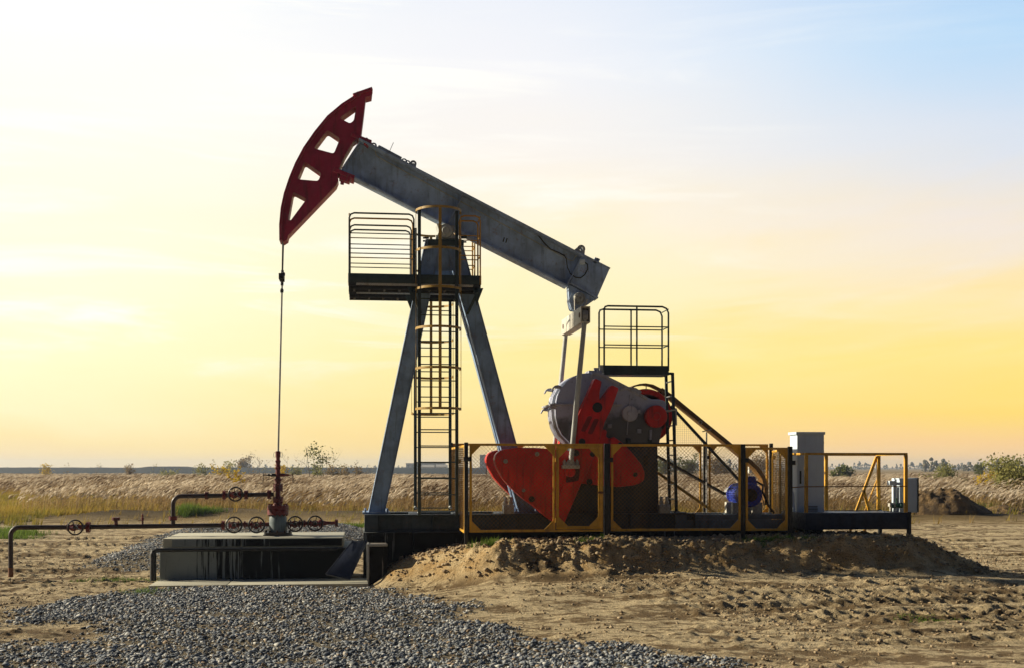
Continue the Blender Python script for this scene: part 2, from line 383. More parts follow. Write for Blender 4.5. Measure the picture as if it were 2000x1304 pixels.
def height(x, y):
    dep, lat = cam_uv(x, y)
    near = np.exp(-np.maximum(dep - 30, 0) / 12)
    h = fbm(x, y, 2.6, 3, 3) * .06 + fbm(x, y, .7, 5, 9, .6) * .035 * (.35 + .65 * near)
    clod = np.maximum(fbm(x, y, .15, 3, 21), 0) ** 1.3 * .075 * near
    patch = sm(fbm(x, y, 1.9, 3, 33), -.15, .45)
    h = h + clod * (.25 + patch)
    th, tm = tracks(x, y); h = h + th
    gm = gravel_mask(x, y); h = h * (1 - .6 * gm) + gm * .03
    # gravel heaped behind the wellhead plinth
    db = dist_poly(x, y, GRAVEL_BACK); h = h + .22 * sm(db, -.1, 1.3)
    # the bank the fence stands on
    cz = np.interp(x, CX, CZ); j = fbm(x, y, 1.1, 4, 41) * .35
    sh = np.interp(x, [CX[1], CX[3], CX[5] + .5], [1.15, 1.0, 0]); front = sm(y + j * .55, -3.55 + sh, -2.55 + sh); rear = sm(-y, -.6, .2); rr = sm(x, CX[0] - .2, CX[2])
    bank = cz * front * rear * rr
    rough = fbm(x, y, .9, 5, 51, .68) * .12 + np.maximum(fbm(x, y, .30, 5, 57, .66), 0) * .13 - np.exp(-(fbm(x, y, 1.6, 4, 59, .65) / .022) ** 2) * .09 + (np.abs(fbm(x, y, .14, 2, 63)) - .2) * .10
    slope = front * rear * rr * sm(cz, .02, .4)
    h = h * (1 - .6 * slope) + bank + rough * slope * (1 - .92 * sm(y, -2.55, -2.2))
    apron = .20 * sm(x, x_mid, x_mid + 2.5) * sm(y, -7.5, -3.6) * (1 - front) + .18 * sm(x, 7.5, 9.5) * front * 0
    h = h + apron * sm(-y, 3.0, 3.4)
    flat = sm(x, SLX0 - .15, SLX0 + .05) * sm(-x, -SLX1 - .15, -SLX1 + .05) * sm(y, SLY - .12, SLY + .02) * sm(-y, -1.3, -1.1)
    h = h * (1 - flat) - .03 * flat
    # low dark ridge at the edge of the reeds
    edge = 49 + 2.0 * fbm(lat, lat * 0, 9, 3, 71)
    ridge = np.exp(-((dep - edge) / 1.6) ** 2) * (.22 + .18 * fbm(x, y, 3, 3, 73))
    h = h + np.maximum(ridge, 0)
    h = h - .25 * np.exp(-((x + 2.0) / 2.2) ** 4 - ((y + .2) / .9) ** 4) * 0
    far = sm(dep, 60, 140); h = h + far * fbm(x, y, 60, 3, 81) * .06 + .12 * sm(dep, 44, 52) * (1 + fbm(x, y, 8, 3, 83))
    return h * (1 - sm(dep, 900, 1500)), tm, gm, slope, ridge
def axis(lo, hi, step, out_lo, out_hi, g=1.13):
    a = list(np.arange(lo, hi + step / 2, step)); s = step
    while a[-1] < out_hi: s = min(s * g, 400); a.append(a[-1] + s)
    s = step; b = []; c = lo
    while c > out_lo: s = min(s * g, 400); c -= s; b.append(c)
    return np.array(b[::-1] + a)
gx = axis(-12.5, 13.5, .042, -5000, 6000, 1.07); gy = axis(-11.5, 2.5, .036, -60, 7000, 1.018)
gy = np.concatenate([gy[gy < 160], axis(160, 162, 2, 160, 7000, 1.2)[1:]])
GXX, GYY = np.meshgrid(gx, gy); hh, tm, gm, slp, rdg = height(GXX, GYY)
nx, ny = len(gx), len(gy)
me = bpy.data.meshes.new('ground')
idx = np.arange(nx * ny).reshape(ny, nx)
quads = np.stack([idx[:-1, :-1], idx[:-1, 1:], idx[1:, 1:], idx[1:, :-1]], -1).reshape(-1, 4)
def np_mesh(me, co, faces):
    k = faces.shape[1]; me.vertices.add(len(co)); me.vertices.foreach_set('co', co.astype(np.float32).ravel())
    me.loops.add(faces.size); me.loops.foreach_set('vertex_index', faces.astype(np.int32).ravel())
    me.polygons.add(len(faces)); me.polygons.foreach_set('loop_start', np.arange(0, faces.size, k, dtype=np.int32))
    me.update(calc_edges=True)
def attr(me, name, val):
    a = me.attributes.new(name, 'FLOAT', 'POINT'); a.data.foreach_set('value', np.asarray(val, np.float32).ravel())
np_mesh(me, np.stack([GXX, GYY, hh], -1).reshape(-1, 3), quads)
me.polygons.foreach_set('use_smooth', [True] * len(me.polygons))
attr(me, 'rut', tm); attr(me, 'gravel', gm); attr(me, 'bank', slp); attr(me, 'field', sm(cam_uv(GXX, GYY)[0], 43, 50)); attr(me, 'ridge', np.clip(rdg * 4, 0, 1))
m, t, b = new_mat('sandy_ground')
p = t.new('ShaderNodeTexCoord').outputs['Object']
A = lambda n: t.new('ShaderNodeAttribute', attribute_name=n).outputs['Fac']
n1 = t.noise(t.mapping(p, (.35, 1.5, 1), (0, 0, .06)), .75, 7, .68); n2 = t.noise(p, 3.0, 6, .65); n3 = t.noise(p, 28, 5, .7); n4 = t.noise(p, 120, 3, .7)
sand = t.mix(n2, (.53, .405, .225), (.78, .645, .41))
sand = t.mix(t.math('MULTIPLY', t.rng(n3, .48, .66), .6), sand, (.20, .14, .08))
fle = t.noise(t.mapping(p, (.55, 1.5, 1), (0, 0, .1)), 4.5, 8, .72)
sand = t.mix(t.math('MULTIPLY', t.rng(fle, .51, .60), .85), sand, t.mix(n3, (.07, .045, .02), (.22, .15, .075)))
damp = t.mix(n3, (.10, .065, .03), (.27, .185, .095))
c = t.mix(t.rng(t.math('ADD', t.math('MULTIPLY', n1, .8), t.math('MULTIPLY', n2, .7)), .705, .83), sand, damp)
c = t.mix(t.math('MULTIPLY', A('rut'), t.rng(n2, .35, .6, .2, .75)), c, t.mix(n3, (.09, .065, .035), (.30, .23, .14)))
bankc = t.mix(t.rng(n2, .35, .65), (.52, .335, .14), (.74, .57, .32))
bankc = t.mix(t.math('MULTIPLY', t.rng(n3, .5, .68), .65), bankc, (.17, .085, .035))
bankc = t.mix(t.rng(t.noise(p, 1.1, 5, .6), .60, .70), bankc, t.mix(n3, (.055, .04, .022), (.16, .105, .055)))
c = t.mix(t.rng(A('bank'), .05, .5), c, bankc)
c = t.mix(A('gravel'), c, t.mix(n3, (.10, .08, .05), (.33, .27, .175)))
fieldc = t.mix(n2, (.16, .10, .035), (.30, .22, .09))
c = t.mix(A('field'), c, fieldc)
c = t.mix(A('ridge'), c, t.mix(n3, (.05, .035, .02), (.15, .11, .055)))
t.put(b.inputs['Base Color'], c); b.inputs['Roughness'].default_value = .95; b.inputs['Specular IOR Level'].default_value = .15
bump(t, b, t.math('ADD', t.math('ADD', n3, t.noise(p, 11, 5, .7)), t.math('MULTIPLY', n4, .4)), 1.0, .06)
structure(link('ground', me, m), 'churned pale sandy ground with wheel ruts and a soil bank', 'ground')
def gz(x, y): return float(height(np.array([float(x)]), np.array([float(y)]))[0][0])

# embankment far behind the reeds on the left
mb = MB(); prof = []
for i in range(100):
    px = -1080 + i * 20.5
    d = 330 - i * .6; top = EYE - (.1 - .9 * math.sin(i * .25) * .3 - 2.2 * (1 if 14 < i + 13.5 * 0 - 12 < 18.5 else 0) * 0) / FPX * d
    if 66.5 < i < 70.5: top += .3
    prof.append((F(px, d), top + .12 * mnoise.noise((i * .7, 0, 0))))
vs = []; fs = []
for q, z in prof:
    for off, zz in ((-9, -.3), (-2.5, z * .92), (-1.2, z), (5, z), (14, -.3)): vs.append(Vector((q.x, q.y, zz)) + FW * off)
for i in range(99):
    for k in range(4): fs.append((i * 5 + k, i * 5 + 5 + k, i * 5 + 6 + k, i * 5 + 1 + k))
mb.add(vs, fs)
m, t, b = new_mat('hazed_embankment_soil'); p = t.new('ShaderNodeTexCoord').outputs['Object']
t.put(b.inputs['Base Color'], t.mix(t.noise(p, .6, 5, .65), (.012, .020, .032), (.04, .055, .065))); b.inputs['Roughness'].default_value = .95  # blue haze and shade put into the soil colour
structure(mb.build('embankment', m), 'long low dark embankment behind the reeds on the left', 'embankment')

# =================================================================== CONCRETE AND PLATES AT THE WELL
def top_box(mb, corners, z0, z1):
    v = [(x, y, z0) for x, y in corners] + [(x, y, z1) for x, y in corners]; n = len(corners)
    return mb.add(v, [tuple(range(n))[::-1], tuple(range(n, 2 * n))] + [(i, (i + 1) % n, (i + 1) % n + n, i + n) for i in range(n)])
zt = W(500, 1050, -.9).z
pl = thing('well_plinth', 'oil-streaked concrete plinth that the red wellhead stands on', 'concrete plinth', W(500, 1125, -.9) * 1.0)
a, bq = W(312, 1067, -.9), W(684, 1067, -.9)
MB().box(a.x, bq.x, -.9, 1.1, -.15, W(500, 1069, -.9).z - .002).build('pedestal_block', CONCOIL, pl, .015)
a, bq = W(318, 1050, -.86), W(671, 1050, -.86)
MB().box(a.x, bq.x, -.86, 1.12, W(500, 1069, -.9).z, zt).build('cap_slab', CONCTOP, pl, .012)
k = W(410, 1060, -.87)
MB().box(W(336, 1060, -.87).x, W(470, 1060, -.87).x, -.885, -.858, W(500, 1066, -.9).z, zt - .012).box(W(472, 1060, -.87).x, W(668, 1060, -.87).x, -.885, -.858, W(500, 1066, -.9).z, zt - .012).build('stained_edge', CONCOIL, pl, .004)
sb = MB(); a, bq = G(289, 1143, .06), G(719, 1141, .06)
sb.box(a.x, (a.x + bq.x) * .56, a.y, -.905, -.1, .06); sb.box((a.x + bq.x) * .56 + .012, bq.x, a.y + .01, -.905, -.1, .057)
tag(sb.build('paving_slab', CONCTOP, None, .012), 'pale flat concrete slab on the gravel in front of the plinth', 'concrete slab')
# pier beside the plinth, dark plate leaning on it, black pipe along the plinth
PY = -1.55; a, bq = W(718, 1063, PY), W(756, 1131, PY)
pr = MB().box(a.x, bq.x, PY, PY + .6, -.15, a.z).build('pier_block', CONCPIER, None, .012)
tag(pr, 'small square concrete pier beside the dark leaning plate', 'concrete pier')
MB().box(a.x - .012, a.x + .03, PY - .012, PY + .61, -.1, a.z + .012).build('edge_angle', ZINC, pr, .003)
MB().box(a.x - .012, bq.x + .01, PY - .014, PY + .02, a.z - .03, a.z + .014).build('top_angle', ZINC, pr, .003)
q = [W(690, 1056, -1.15), W(716, 1055, -1.15), W(681, 1131, -1.75), W(638, 1121, -1.75)]
n_ = (q[1] - q[0]).cross(q[3] - q[0]).normalized() * .014
lp = MB().add([x - n_ for x in q] + [x + n_ for x in q], [(0, 1, 2, 3), (7, 6, 5, 4), (0, 4, 5, 1), (1, 5, 6, 2), (2, 6, 7, 3), (3, 7, 4, 0)])
lp.bar(q[0], q[3], .03, .05); lp.bar(q[1], q[2], .03, .05)
tag(lp.build('leaning_plate', NAVY, None, .003), 'dark navy steel plate leaning between the plinth and the pier', 'steel plate')
y_ = -1.03; bp = MB(); r_ = 6.3 * S(299, y_)
bp.tube([W(299, 1133, y_), W(299, 1082, y_), W(300.5, 1076, y_), W(306, 1073.5, y_), W(330, 1073, y_), W(660, 1071, y_)], [r_, r_, r_ * .9, r_ * .7, r_ * .62, r_ * .62], 14)
tag(bp.build('black_pipe', BLACK), 'black bent pipe running along the front of the oily plinth', 'pipe')

# =================================================================== WELLHEAD
wx = W(543, 1000, 0).x; s0 = S(543, 0)
def zz(py): return W(543, py, 0).z
wh = thing('wellhead', 'dark red wellhead tree with a pale casing head on the plinth', 'wellhead', (wx, 0, zt))
def stack(rows, name, mat, n=24, par=wh, bolts=()):
    mb = MB(); mb.lathe((wx, 0, 0), (0, 0, 1), [(r * s0, zz(py)) for r, py in rows], n)
    for rad, y0, y1, cnt, br in bolts:
        for i in range(cnt):
            a = 2 * math.pi * (i + .5) / cnt; c = Vector((wx + rad * s0 * math.cos(a), rad * s0 * math.sin(a), 0))
            mb.cyl(c + Vector((0, 0, zz(y0))), c + Vector((0, 0, zz(y1))), br * s0, 6)
    return mb.build(name, mat, par)
stack([(0, 1049.5), (29, 1049.5), (29, 1043), (27, 1042), (27, 1038), (19, 1037), (0, 1037)], 'base_flange', WHEELM, bolts=((24, 1043, 1034, 10, 2),))
stack([(0, 1037), (18, 1037), (17.5, 1032), (17, 1020), (17, 1010), (14, 1004), (0, 1004)], 'casing_head', painted('pale_casing_paint', (.13, .175, .19), .5, .35, (.02, .025, .03), .8, .2))
stack([(0, 1004), (20.5, 1004), (20.5, 996), (19.5, 995.5), (19.5, 994.5), (20.5, 994), (20.5, 986), (0, 986)], 'casing_flange', WELLRED, bolts=((17.5, 1006.5, 982.5, 12, 1.7),))
stack([(0, 986), (9, 986), (8, 979), (10, 978), (10, 972), (6, 971), (5, 968), (5, 955), (0, 955)], 'tubing_spool', WELLRED, bolts=((8.6, 982, 969, 8, 1.3),))
stack([(0, 958), (9, 958), (9, 952), (8, 951.5), (8, 951), (9, 950.5), (9, 945), (5.5, 944), (5.5, 939), (7.5, 938), (7.5, 934), (5, 933), (4.4, 929), (0, 929)], 'upper_flange', WELLRED, bolts=((8.4, 960, 943, 8, 1.3),))
stack([(0, 930), (4.6, 930), (4.6, 914), (5.6, 913.5), (5.6, 912), (4.4, 911), (4.4, 902), (5.4, 901), (5.4, 899), (3.9, 898), (3.9, 892), (4.8, 891), (4.8, 881), (3.2, 880), (0, 880)], 'stuffing_box', WELLRED, bolts=((5.4, 915.5, 911, 4, .8), (5.2, 902.5, 898, 4, .8)))
mb = MB(); P = lambda px, py, dy=0: Vector((wx + (px - 543) * s0, dy, zz(py)))
for sgn in (-1, 1):
    mb = MB(); mb.tube([P(543 + sgn * 4.5, 883), P(543 + sgn * 8, 883), P(543 + sgn * 8.6, 885), P(543 + sgn * 8.6, 890), P(543 + sgn * 7.6, 891.5), P(543 + sgn * 4.5, 891.5)], .45 * s0, 6)
    mb.build('lifting_loop', ZINC, wh)
for sgn in (-1, 1):
    mb = MB(); mb.lathe(P(543, 926.7), (sgn, 0, 0), [(r * s0, x * s0) for r, x in ((0, 0), (3.2, 0), (3.2, 13), (2.2, 14), (2.2, 20), (1.1, 21), (1.1, 29), (0, 29))], 12)
    arm = mb.build('ram_spindle', WHEELM if sgn < 0 else WELLRED, wh)
    MB().tube([P(543 + sgn * 28.5, 922), P(543 + sgn * 28.8, 941), P(543 + sgn * 30, 942), P(543 + sgn * 38, 942.5)], .75 * s0, 8).build('crank_handle', WHEELM, arm)
# side valves with handwheels
def handwheel(cx, cy, r, par, Y=-.34, spokes=5, tw=0):
    c = W(cx, cy, Y); s = S(cx, Y); mb = MB(); mb.torus(c, (0, 1, 0), (r - 1.4) * s, 1.55 * s, 36, 10)
    for i in range(spokes):
        a = 2 * math.pi * i / spokes + tw; e = c + Vector((math.cos(a), 0, math.sin(a))) * (r - 1.6) * s
        mb.bar(c + Vector((0, .03, 0)), e, 2.6 * s, 1.2 * s)
    mb.cyl(c + Vector((0, -.04, 0)), c + Vector((0, .07, 0)), 3.4 * s, 14)
    return mb.build('handwheel', WHEELM, par)
def valve(cx, cy, par, half=9, Y=0.0):
    """gate valve lying on the line, stem towards the viewer"""
    c = W(cx, cy, Y); s = S(cx, Y); mb = MB()
    mb.lathe(c - Vector((half * s, 0, 0)), (1, 0, 0), [(r * s, x * s) for r, x in ((0, 0), (7.6, 0), (7.6, 2.6), (5, 3), (5.2, half - 3), (6.2, half), (5.2, half + 3), (5, 2 * half - 3), (7.6, 2 * half - 2.6), (7.6, 2 * half), (0, 2 * half))], 18)
    mb.cyl(c, c + Vector((0, -.17, 0)), 5.5 * s, 16); mb.lathe(c + Vector((0, -.13, 0)), (0, -1, 0), [(0, 0), (7 * s, 0), (7 * s, .035), (3 * s, .05), (2 * s, .10), (1.4 * s, .27), (0, .27)], 16)
    return mb.build('valve', WELLRED, par)
for cx, cy, r, tw in ((457, 1024, 16.6, .3), (501, 1024, 16.6, 1.3), (576.5, 1022, 15.8, .5), (615.6, 1021, 15.6, .1)):
    v = valve(cx, cy, wh, 10); handwheel(cx, cy, r, v, tw=tw, Y=-.42)
mb = MB(); mb.cyl(P(511, 1023), P(528, 1023), 4 * s0, 14); mb.cyl(P(467, 1023), P(492, 1023), 4 * s0, 14); mb.lathe(P(478, 1023), (1, 0, 0), [(0, 0), (7 * s0, 0), (7 * s0, 3 * s0), (0, 3 * s0)], 16)
mb.cyl(P(557, 1022), P(606, 1021), 4 * s0, 14); mb.lathe(P(592, 1021.5), (1, 0, 0), [(0, 0), (7 * s0, 0), (7 * s0, 4 * s0), (0, 4 * s0)], 16)
mb.lathe(P(625, 1021), (1, 0, 0), [(r * s0, x * s0) for r, x in ((0, 0), (7.5, 0), (7.5, 3), (6, 3.5), (4, 10), (3.4, 14), (3.2, 28), (7.4, 28.4), (7.4, 34), (0, 34))], 18)
mb.build_each('side_outlet', WELLRED, wh)
# flow line
flw = thing('flow_line', 'dark brown flow pipe with flanges leaving the wellhead to the left', 'pipe', G(21, 1118))
fy = 0.0; r = 4.6 * S(200, fy); bend = lambda c, r_, a0, a1, n=7: [(c[0] + r_ * math.cos(R(a0 + (a1 - a0) * i / n)), c[1] - r_ * math.sin(R(a0 + (a1 - a0) * i / n))) for i in range(n + 1)]
line = [(21, 1124), (21, 1050)] + bend((37, 1045), 16, 180, 90) + [(135, 1028.6), (300, 1026.5), (440, 1025)]
MB().tube([W(a, c, fy) for a, c in line], r, 16).build('main_pipe', PIPE, flw)
MB().tube([W(21, 1108, fy), W(21, 1126, fy)], r * 1.06, 16).build('rusty_pipe_foot', painted('rusty_pipe', (.22, .085, .03), .7, .3, (.10, .04, .02), .5, .6), flw)
v = valve(147, 1028.5, flw, 15); handwheel(147, 1029, 15.6, v, Y=-.4, tw=.75)
def flange(px, py, rr, wd, ax, mat=WELLRED, name='pipe_flange', par=flw):
    c = W(px, py, fy); s = S(px, fy); A_ = Vector(ax); mb = MB()
    mb.lathe(c - A_ * wd * s, ax, [(0, 0), (rr * s, 0), (rr * s, (wd - .4) * s), (rr * .9 * s, (wd - .3) * s), (rr * .9 * s, (wd + .3) * s), (rr * s, (wd + .4) * s), (rr * s, 2 * wd * s), (0, 2 * wd * s)], 18)
    pe = Vector((0, 1, 0)); qe = A_.cross(pe)
    for i in range(6):
        a = i * math.pi / 3 + .3; o = c + (pe * math.cos(a) + qe * math.sin(a)) * rr * .8 * s
        mb.cyl(o - A_ * (wd + 1.2) * s, o + A_ * (wd + 1.2) * s, .9 * s, 6)
    return mb.build(name, mat, par)
flange(172.5, 1028.5, 10.5, 3.2, (1, 0, 0)); flange(436, 1025, 9, 2.5, (1, 0, 0))
s = S(227, fy); c = W(226.6, 1024, fy)
MB().lathe(c, (0, 0, 1), [(0, 0), (3.6 * s, 0), (3.6 * s, 8 * s), (8 * s, 8.5 * s), (8 * s, 10.6 * s), (7 * s, 10.8 * s), (8 * s, 11.2 * s), (8 * s, 14.6 * s), (0, 14.8 * s)], 16).build('blind_flange', WELLRED, flw)
c = W(278.5, 1024, fy); mb = MB().lathe(c, (0, 0, 1), [(0, 0), (1.8 * s, 0), (1.8 * s, 8 * s), (2.8 * s, 9 * s), (2.8 * s, 14 * s), (1.4 * s, 15 * s), (1.6 * s, 19 * s), (2.2 * s, 20 * s), (0, 23 * s)], 10)
mb.bar(c + Vector((-9 * s, 0, 8 * s)), c + Vector((0, 0, 9 * s)), 1 * s); mb.build('needle_valve', WELLRED, flw)
line = [(338, 1025), (338, 985)] + bend((354, 984), 16, 180, 90) + [(404, 967.5), (535, 964.5)]
up = MB().tube([W(a, c_, fy) for a, c_ in line], r * .95, 16).build('upper_pipe', PIPE, flw)
flange(338, 1011, 8, 3.2, (0, 0, 1)); flange(404, 967, 7.6, 2.8, (1, 0, 0)); flange(481, 965.5, 9, 3, (1, 0, 0)); flange(526, 964.8, 9, 3, (1, 0, 0))
v = valve(459, 965, flw, 12); handwheel(460, 964, 14.8, v, Y=-.4, tw=.55)
flange(438, 966, 9, 2.4, (1, 0, 0))

# =================================================================== PUMPJACK
pj = thing('pumpjack', 'tall grey pumpjack with maroon horse head and red counterweights', 'pumpjack', W(870, 1037, 0))
HY = .19
# horse head
hs = [(695, 189), (669, 206.5), (641, 230), (616.5, 260), (595, 291), (579, 321), (567, 350), (557, 380), (551, 408), (548, 440), (548.5, 467), (553, 473), (561, 468), (563, 460),
      (610, 411), (657, 362), (661, 352), (659, 336), (674, 304), (690, 277), (705, 267), (710, 228), (714.5, 190), (726, 187), (727.5, 175.5), (712, 180.5), (700, 184)]
holes = [[(695.8, 207.5), (663, 231), (683.5, 241.6), (691, 236)], [(639.5, 254.5), (664, 271), (652, 300.5), (613, 290)], [(595, 316), (627.5, 339), (621.5, 354), (581, 350.5)], [(572.5, 375), (598.8, 389), (568, 430.5), (562.8, 430.5)]]
hp = [rounded(XZ(h, -HY), .045, 3) for h in holes]
hh_ = MB().plate(XZ(hs, -HY), hp, -HY, HY).build('horse_head', HEADRED, pj)
arc = XZ([(700, 186), (669, 206), (641, 229.5), (616.5, 259.5), (595, 290.5), (579, 320.5), (567, 349.5), (557, 379.5), (551, 407.5), (548, 440), (548.3, 470)], -HY)
MB().band(arc, .05, -HY - .05, HY + .05).build('cable_face', HEADRED, hh_)
mb = MB(); c = W(702, 183, 0); mb.lathe(W(700, 184, -.22), (0, 1, 0), [(0, 0), (.05, 0), (.05, .44), (0, .44)], 12); mb.bar(W(690, 190, -.1), W(727, 177, -.1), .3, .05); mb.build('cable_anchor', HEADRED, hh_)
mb = MB(); q0 = W(700, 272, -.2); mb.bar(W(686, 268, 0), W(725, 283, 0), .42, .07); mb.bar(W(712, 274, -.1), W(722, 285, -.1), .12, .12); mb.cyl(W(712, 270, -.2), W(714, 284, -.2), .03, 8)
mb.build('head_hinge', HEADRED, pj, .006); mb = MB(); mb.bar(W(652, 336, 0), W(692, 352, 0), .42, .08); mb.cyl(W(671, 340, -.16), W(668, 361, -.16), .035, 8); mb.bar(W(664, 347, -.1), W(684, 354, -.1), .2, .11); mb.cyl(W(682, 342, -.2), W(679, 356, -.2), .03, 8)
mb.build('head_hinge', HEADRED, pj, .006)
# walking beam
def px_line(a, bq, Y, n=2): return [W(a[0] + (bq[0] - a[0]) * i / (n - 1), a[1] + (bq[1] - a[1]) * i / (n - 1), Y) for i in range(n)]
wb = MB(); out = XZ([(703, 279), (1135, 503.5), (1105, 560), (666, 336)], 0)
wb.prism(out, -.014, .014)
FWD = .36
wb.bar(W(701, 278, 0), W(1136, 504, 0), .52, .035); wb.bar(W(664, 336, 0), W(1106, 561, 0), FWD, .035)
for a, bq in (((703, 281), (668, 334)), ((1134, 505), (1106, 558)), ((903, 384), (874, 440))):
    wb.bar(W(*a, 0), W(*bq, 0), FWD - .02, .022)
beam = wb.build('walking_beam', STEEL, pj, .004)
ex = MB(); ex.prism(XZ([(1136, 501), (1188, 528), (1164, 583), (1112, 553)], 0), -.13, .13)
ex.bar(W(1112, 554, 0), W(1165, 584.5, 0), FWD, .035); ex.bar(W(1136, 500, 0), W(1189, 527, 0), FWD * .85, .03)
ext = ex.build('beam_tail', STEEL, beam, .006)
def lug(px, py, ang, r, par):
    c = W(px, py, 0); rr = r * S(px, 0); pts = []; th = R(ang)
    for i in range(11): a = math.pi * i / 10; pts.append((rr * math.cos(a), rr * .9 + rr * math.sin(a)))
    pts += [(-rr * 1.5, -rr * .3), (rr * 1.5, -rr * .3)]
    hole = [(rr * .45 * math.cos(2 * math.pi * i / 12), rr * .9 + rr * .45 * math.sin(2 * math.pi * i / 12)) for i in range(12)]
    ro = lambda L: [(c.x + x * math.cos(th) - z * math.sin(th), c.z + x * math.sin(th) + z * math.cos(th)) for x, z in L]
    for y in (-.12, .10): MB().plate(ro(pts), [ro(hole)], y, y + .03).build('lifting_lug', PALE, par)
lug(804, 328, -27, 6.5, beam); lug(1130, 495, -27, 8, beam)
mb = MB(); q = px_line((738, 288), (783, 312), -.05); d = (q[1] - q[0]).normalized()
mb.lathe(q[0], d, [(0, 0), (.045, 0), (.05, .03), (.05, (q[1] - q[0]).length), (0, (q[1] - q[0]).length)], 12); mb.bar(W(724, 282, -.05), W(800, 322, -.05), .03); mb.torus(W(789, 316, -.05), (0, 1, 0), .05, .014, 16, 6)
mb.torus(W(796, 319, -.05), (0, 1, 0), .045, .014, 16, 6); mb.torus(W(730, 285, -.05), (0, 1, 0), .045, .016, 16, 6); mb.tube([W(760, 298, -.05), W(768.5, 279, -.05)], .006, 5)
mb.build('turnbuckle', PALE, beam)
mb = MB(); mb.tube([W(735, 286, -.19), W(733, 297, -.06), W(735, 304, -.035)] + px_line((740, 308), (1112, 508), -.035, 8) + [W(1119, 510, -.035), W(1122, 505, -.06), W(1126, 499, -.19)], .010, 6)
mb.build('conduit', PALE, beam)
MB().bar(W(985, 464, -.017), W(982.5, 473, -.017), .004, .022).build('painted_mark', BLACK, beam); MB().bar(W(990.5, 465.5, -.017), W(988, 474.5, -.017), .004, .022).build('painted_mark', BLACK, beam)
mb = MB(); mb.tube([W(x, y, -.05) for x, y in ((1050, 458), (1062, 474), (1075, 487), (1092, 494), (1103, 500))] + [W(x, y, -.15) for x, y in ((1106, 506), (1108, 522), (1114, 535), (1124, 542), (1134, 543), (1142, 537), (1148, 526), (1147, 516), (1141, 512))], .011, 6)
mb.build('loose_cable', RUBBER, beam)
mb = MB(); mb.box(W(1132, 512, -.16).x, W(1142, 512, -.16).x, -.20, -.13, W(1140, 516.5, -.16).z, W(1140, 507, -.16).z); mb.build('junction_box', WHITE, beam, .008)
mb = MB(); mb.bar(W(1160, 515, -.1), W(1166, 505, -.1), .06, .08); mb.bar(W(1164, 508, -.1), W(1170, 511, -.1), .06, .09); mb.build('stop_block', STEEL, ext, .006)
# saddle bearing and tower head
mb = MB(); c = W(871, 450, -.3); s = S(871, -.3)
mb.lathe(c, (0, 1, 0), [(0, 0), (7 * s, 0), (8 * s, .02), (13 * s, .03), (14.5 * s, .06), (14.5 * s, .54), (13 * s, .57), (0, .6)], 26)
mb.prism(XZ([(851, 466), (858, 452), (884, 452), (892, 466)], -.24), -.24, .24); mb.prism(XZ([(853, 437), (888, 441), (886, 450), (857, 450)], -.2), -.2, .2)
for x in (853, 890):
    for y in (-.2, .2): mb.cyl(W(x, 468, y), W(x, 460, y), .025, 8)
mb.build('saddle_bearing', PALE, pj)
mb = MB(); a, bq = W(836, 467, -.36), W(906, 480, -.36); mb.box(a.x, bq.x, -.36, .36, bq.z, a.z)
mb.bar(W(826, 465, -.3), W(838, 465, -.3), .04, .03); mb.bar(W(826, 471, -.3), W(838, 471, -.3), .04, .03); mb.bar(W(900, 464, -.3), W(912, 464, -.3), .05, .05); mb.bar(W(902, 473, -.3), W(911, 473, -.3), .04, .03)
mb.build('tower_head', DARK, pj, .006)
MB().prism(XZ([(852, 481), (887, 481), (890, 529), (849, 529)], -.30), -.300, -.285).prism(XZ([(852, 481), (887, 481), (890, 529), (849, 529)], -.30), .285, .30).build_each('tower_gusset', LEGS, pj, .003)
LW = .265
zsk = W(870, 1003, -.62).z                         # top of the skid
def leg(p0, p1, Y0, name='tower_leg'):
    a, c = W(*p0, -.30), W(*p1, -.30); t_ = (zsk - a.z) / (c.z - a.z); c = a + (c - a) * t_
    a.y = Y0; c.y = Y0 * 1.0; mb = MB(); mb.bar(a, c, .21, LW)
    d = (c - a).normalized(); sd = Vector((d.z, 0, -d.x))
    for k in (-1, 1): mb.bar(a + sd * k * (LW / 2 + .012), c + sd * k * (LW / 2 + .012), .26, .018)
    foot = mb.build(name, LEGS, pj, .006)
    mb = MB(); mb.box(c.x - .26, c.x + .26, Y0 - .2, Y0 + .2, zsk - .002, zsk + .035)
    for x in (-.21, .21):
        for y in (-.14, .14): mb.cyl((c.x + x, Y0 + y, zsk), (c.x + x, Y0 + y, zsk + .085), .022, 6)
    mb.build('foot_plate', LEGS, foot, .003)
for Y0 in (-.22, .27):
    leg((846.7, 470), (735, 1003), Y0); leg((885.4, 470), (1029.7, 1003), Y0)
# skid
mb = MB(); x0, x1 = W(712, 1020, -.72).x, W(1545, 1020, -.72).x; zb = W(870, 1037, -.72).z
def ibeam_x(mb, x0, x1, y, z0, z1, w=.22):
    mb.box(x0, x1, y - .012, y + .012, z0 + .02, z1 - .02); mb.box(x0, x1, y - w / 2, y + w / 2, z1 - .022, z1); mb.box(x0, x1, y - w / 2, y + w / 2, z0, z0 + .022)
    n = int((x1 - x0) / 1.1)
    for i in range(n + 1):
        x = x0 + .02 + (x1 - x0 - .04) * i / n; mb.box(x - .008, x + .008, y - w / 2 + .012, y - .013, z0 + .023, z1 - .023)
ibeam_x(mb, x0, x1 - 1.9, -.62, zb, zsk); ibeam_x(mb, x0, x1 - 1.9, .62, zb, zsk)
for i in range(8):
    x = x0 + .12 + i * (x1 - x0 - 2.2) / 7.2; mb.box(x - .1, x + .1, -.50, .50, zb + .03, zsk - .001)
mb.box(x0, x0 + .25, -.735, .735, zb + .024, zsk - .024)
base = mb.build('skid_base', SKID, pj, .003)
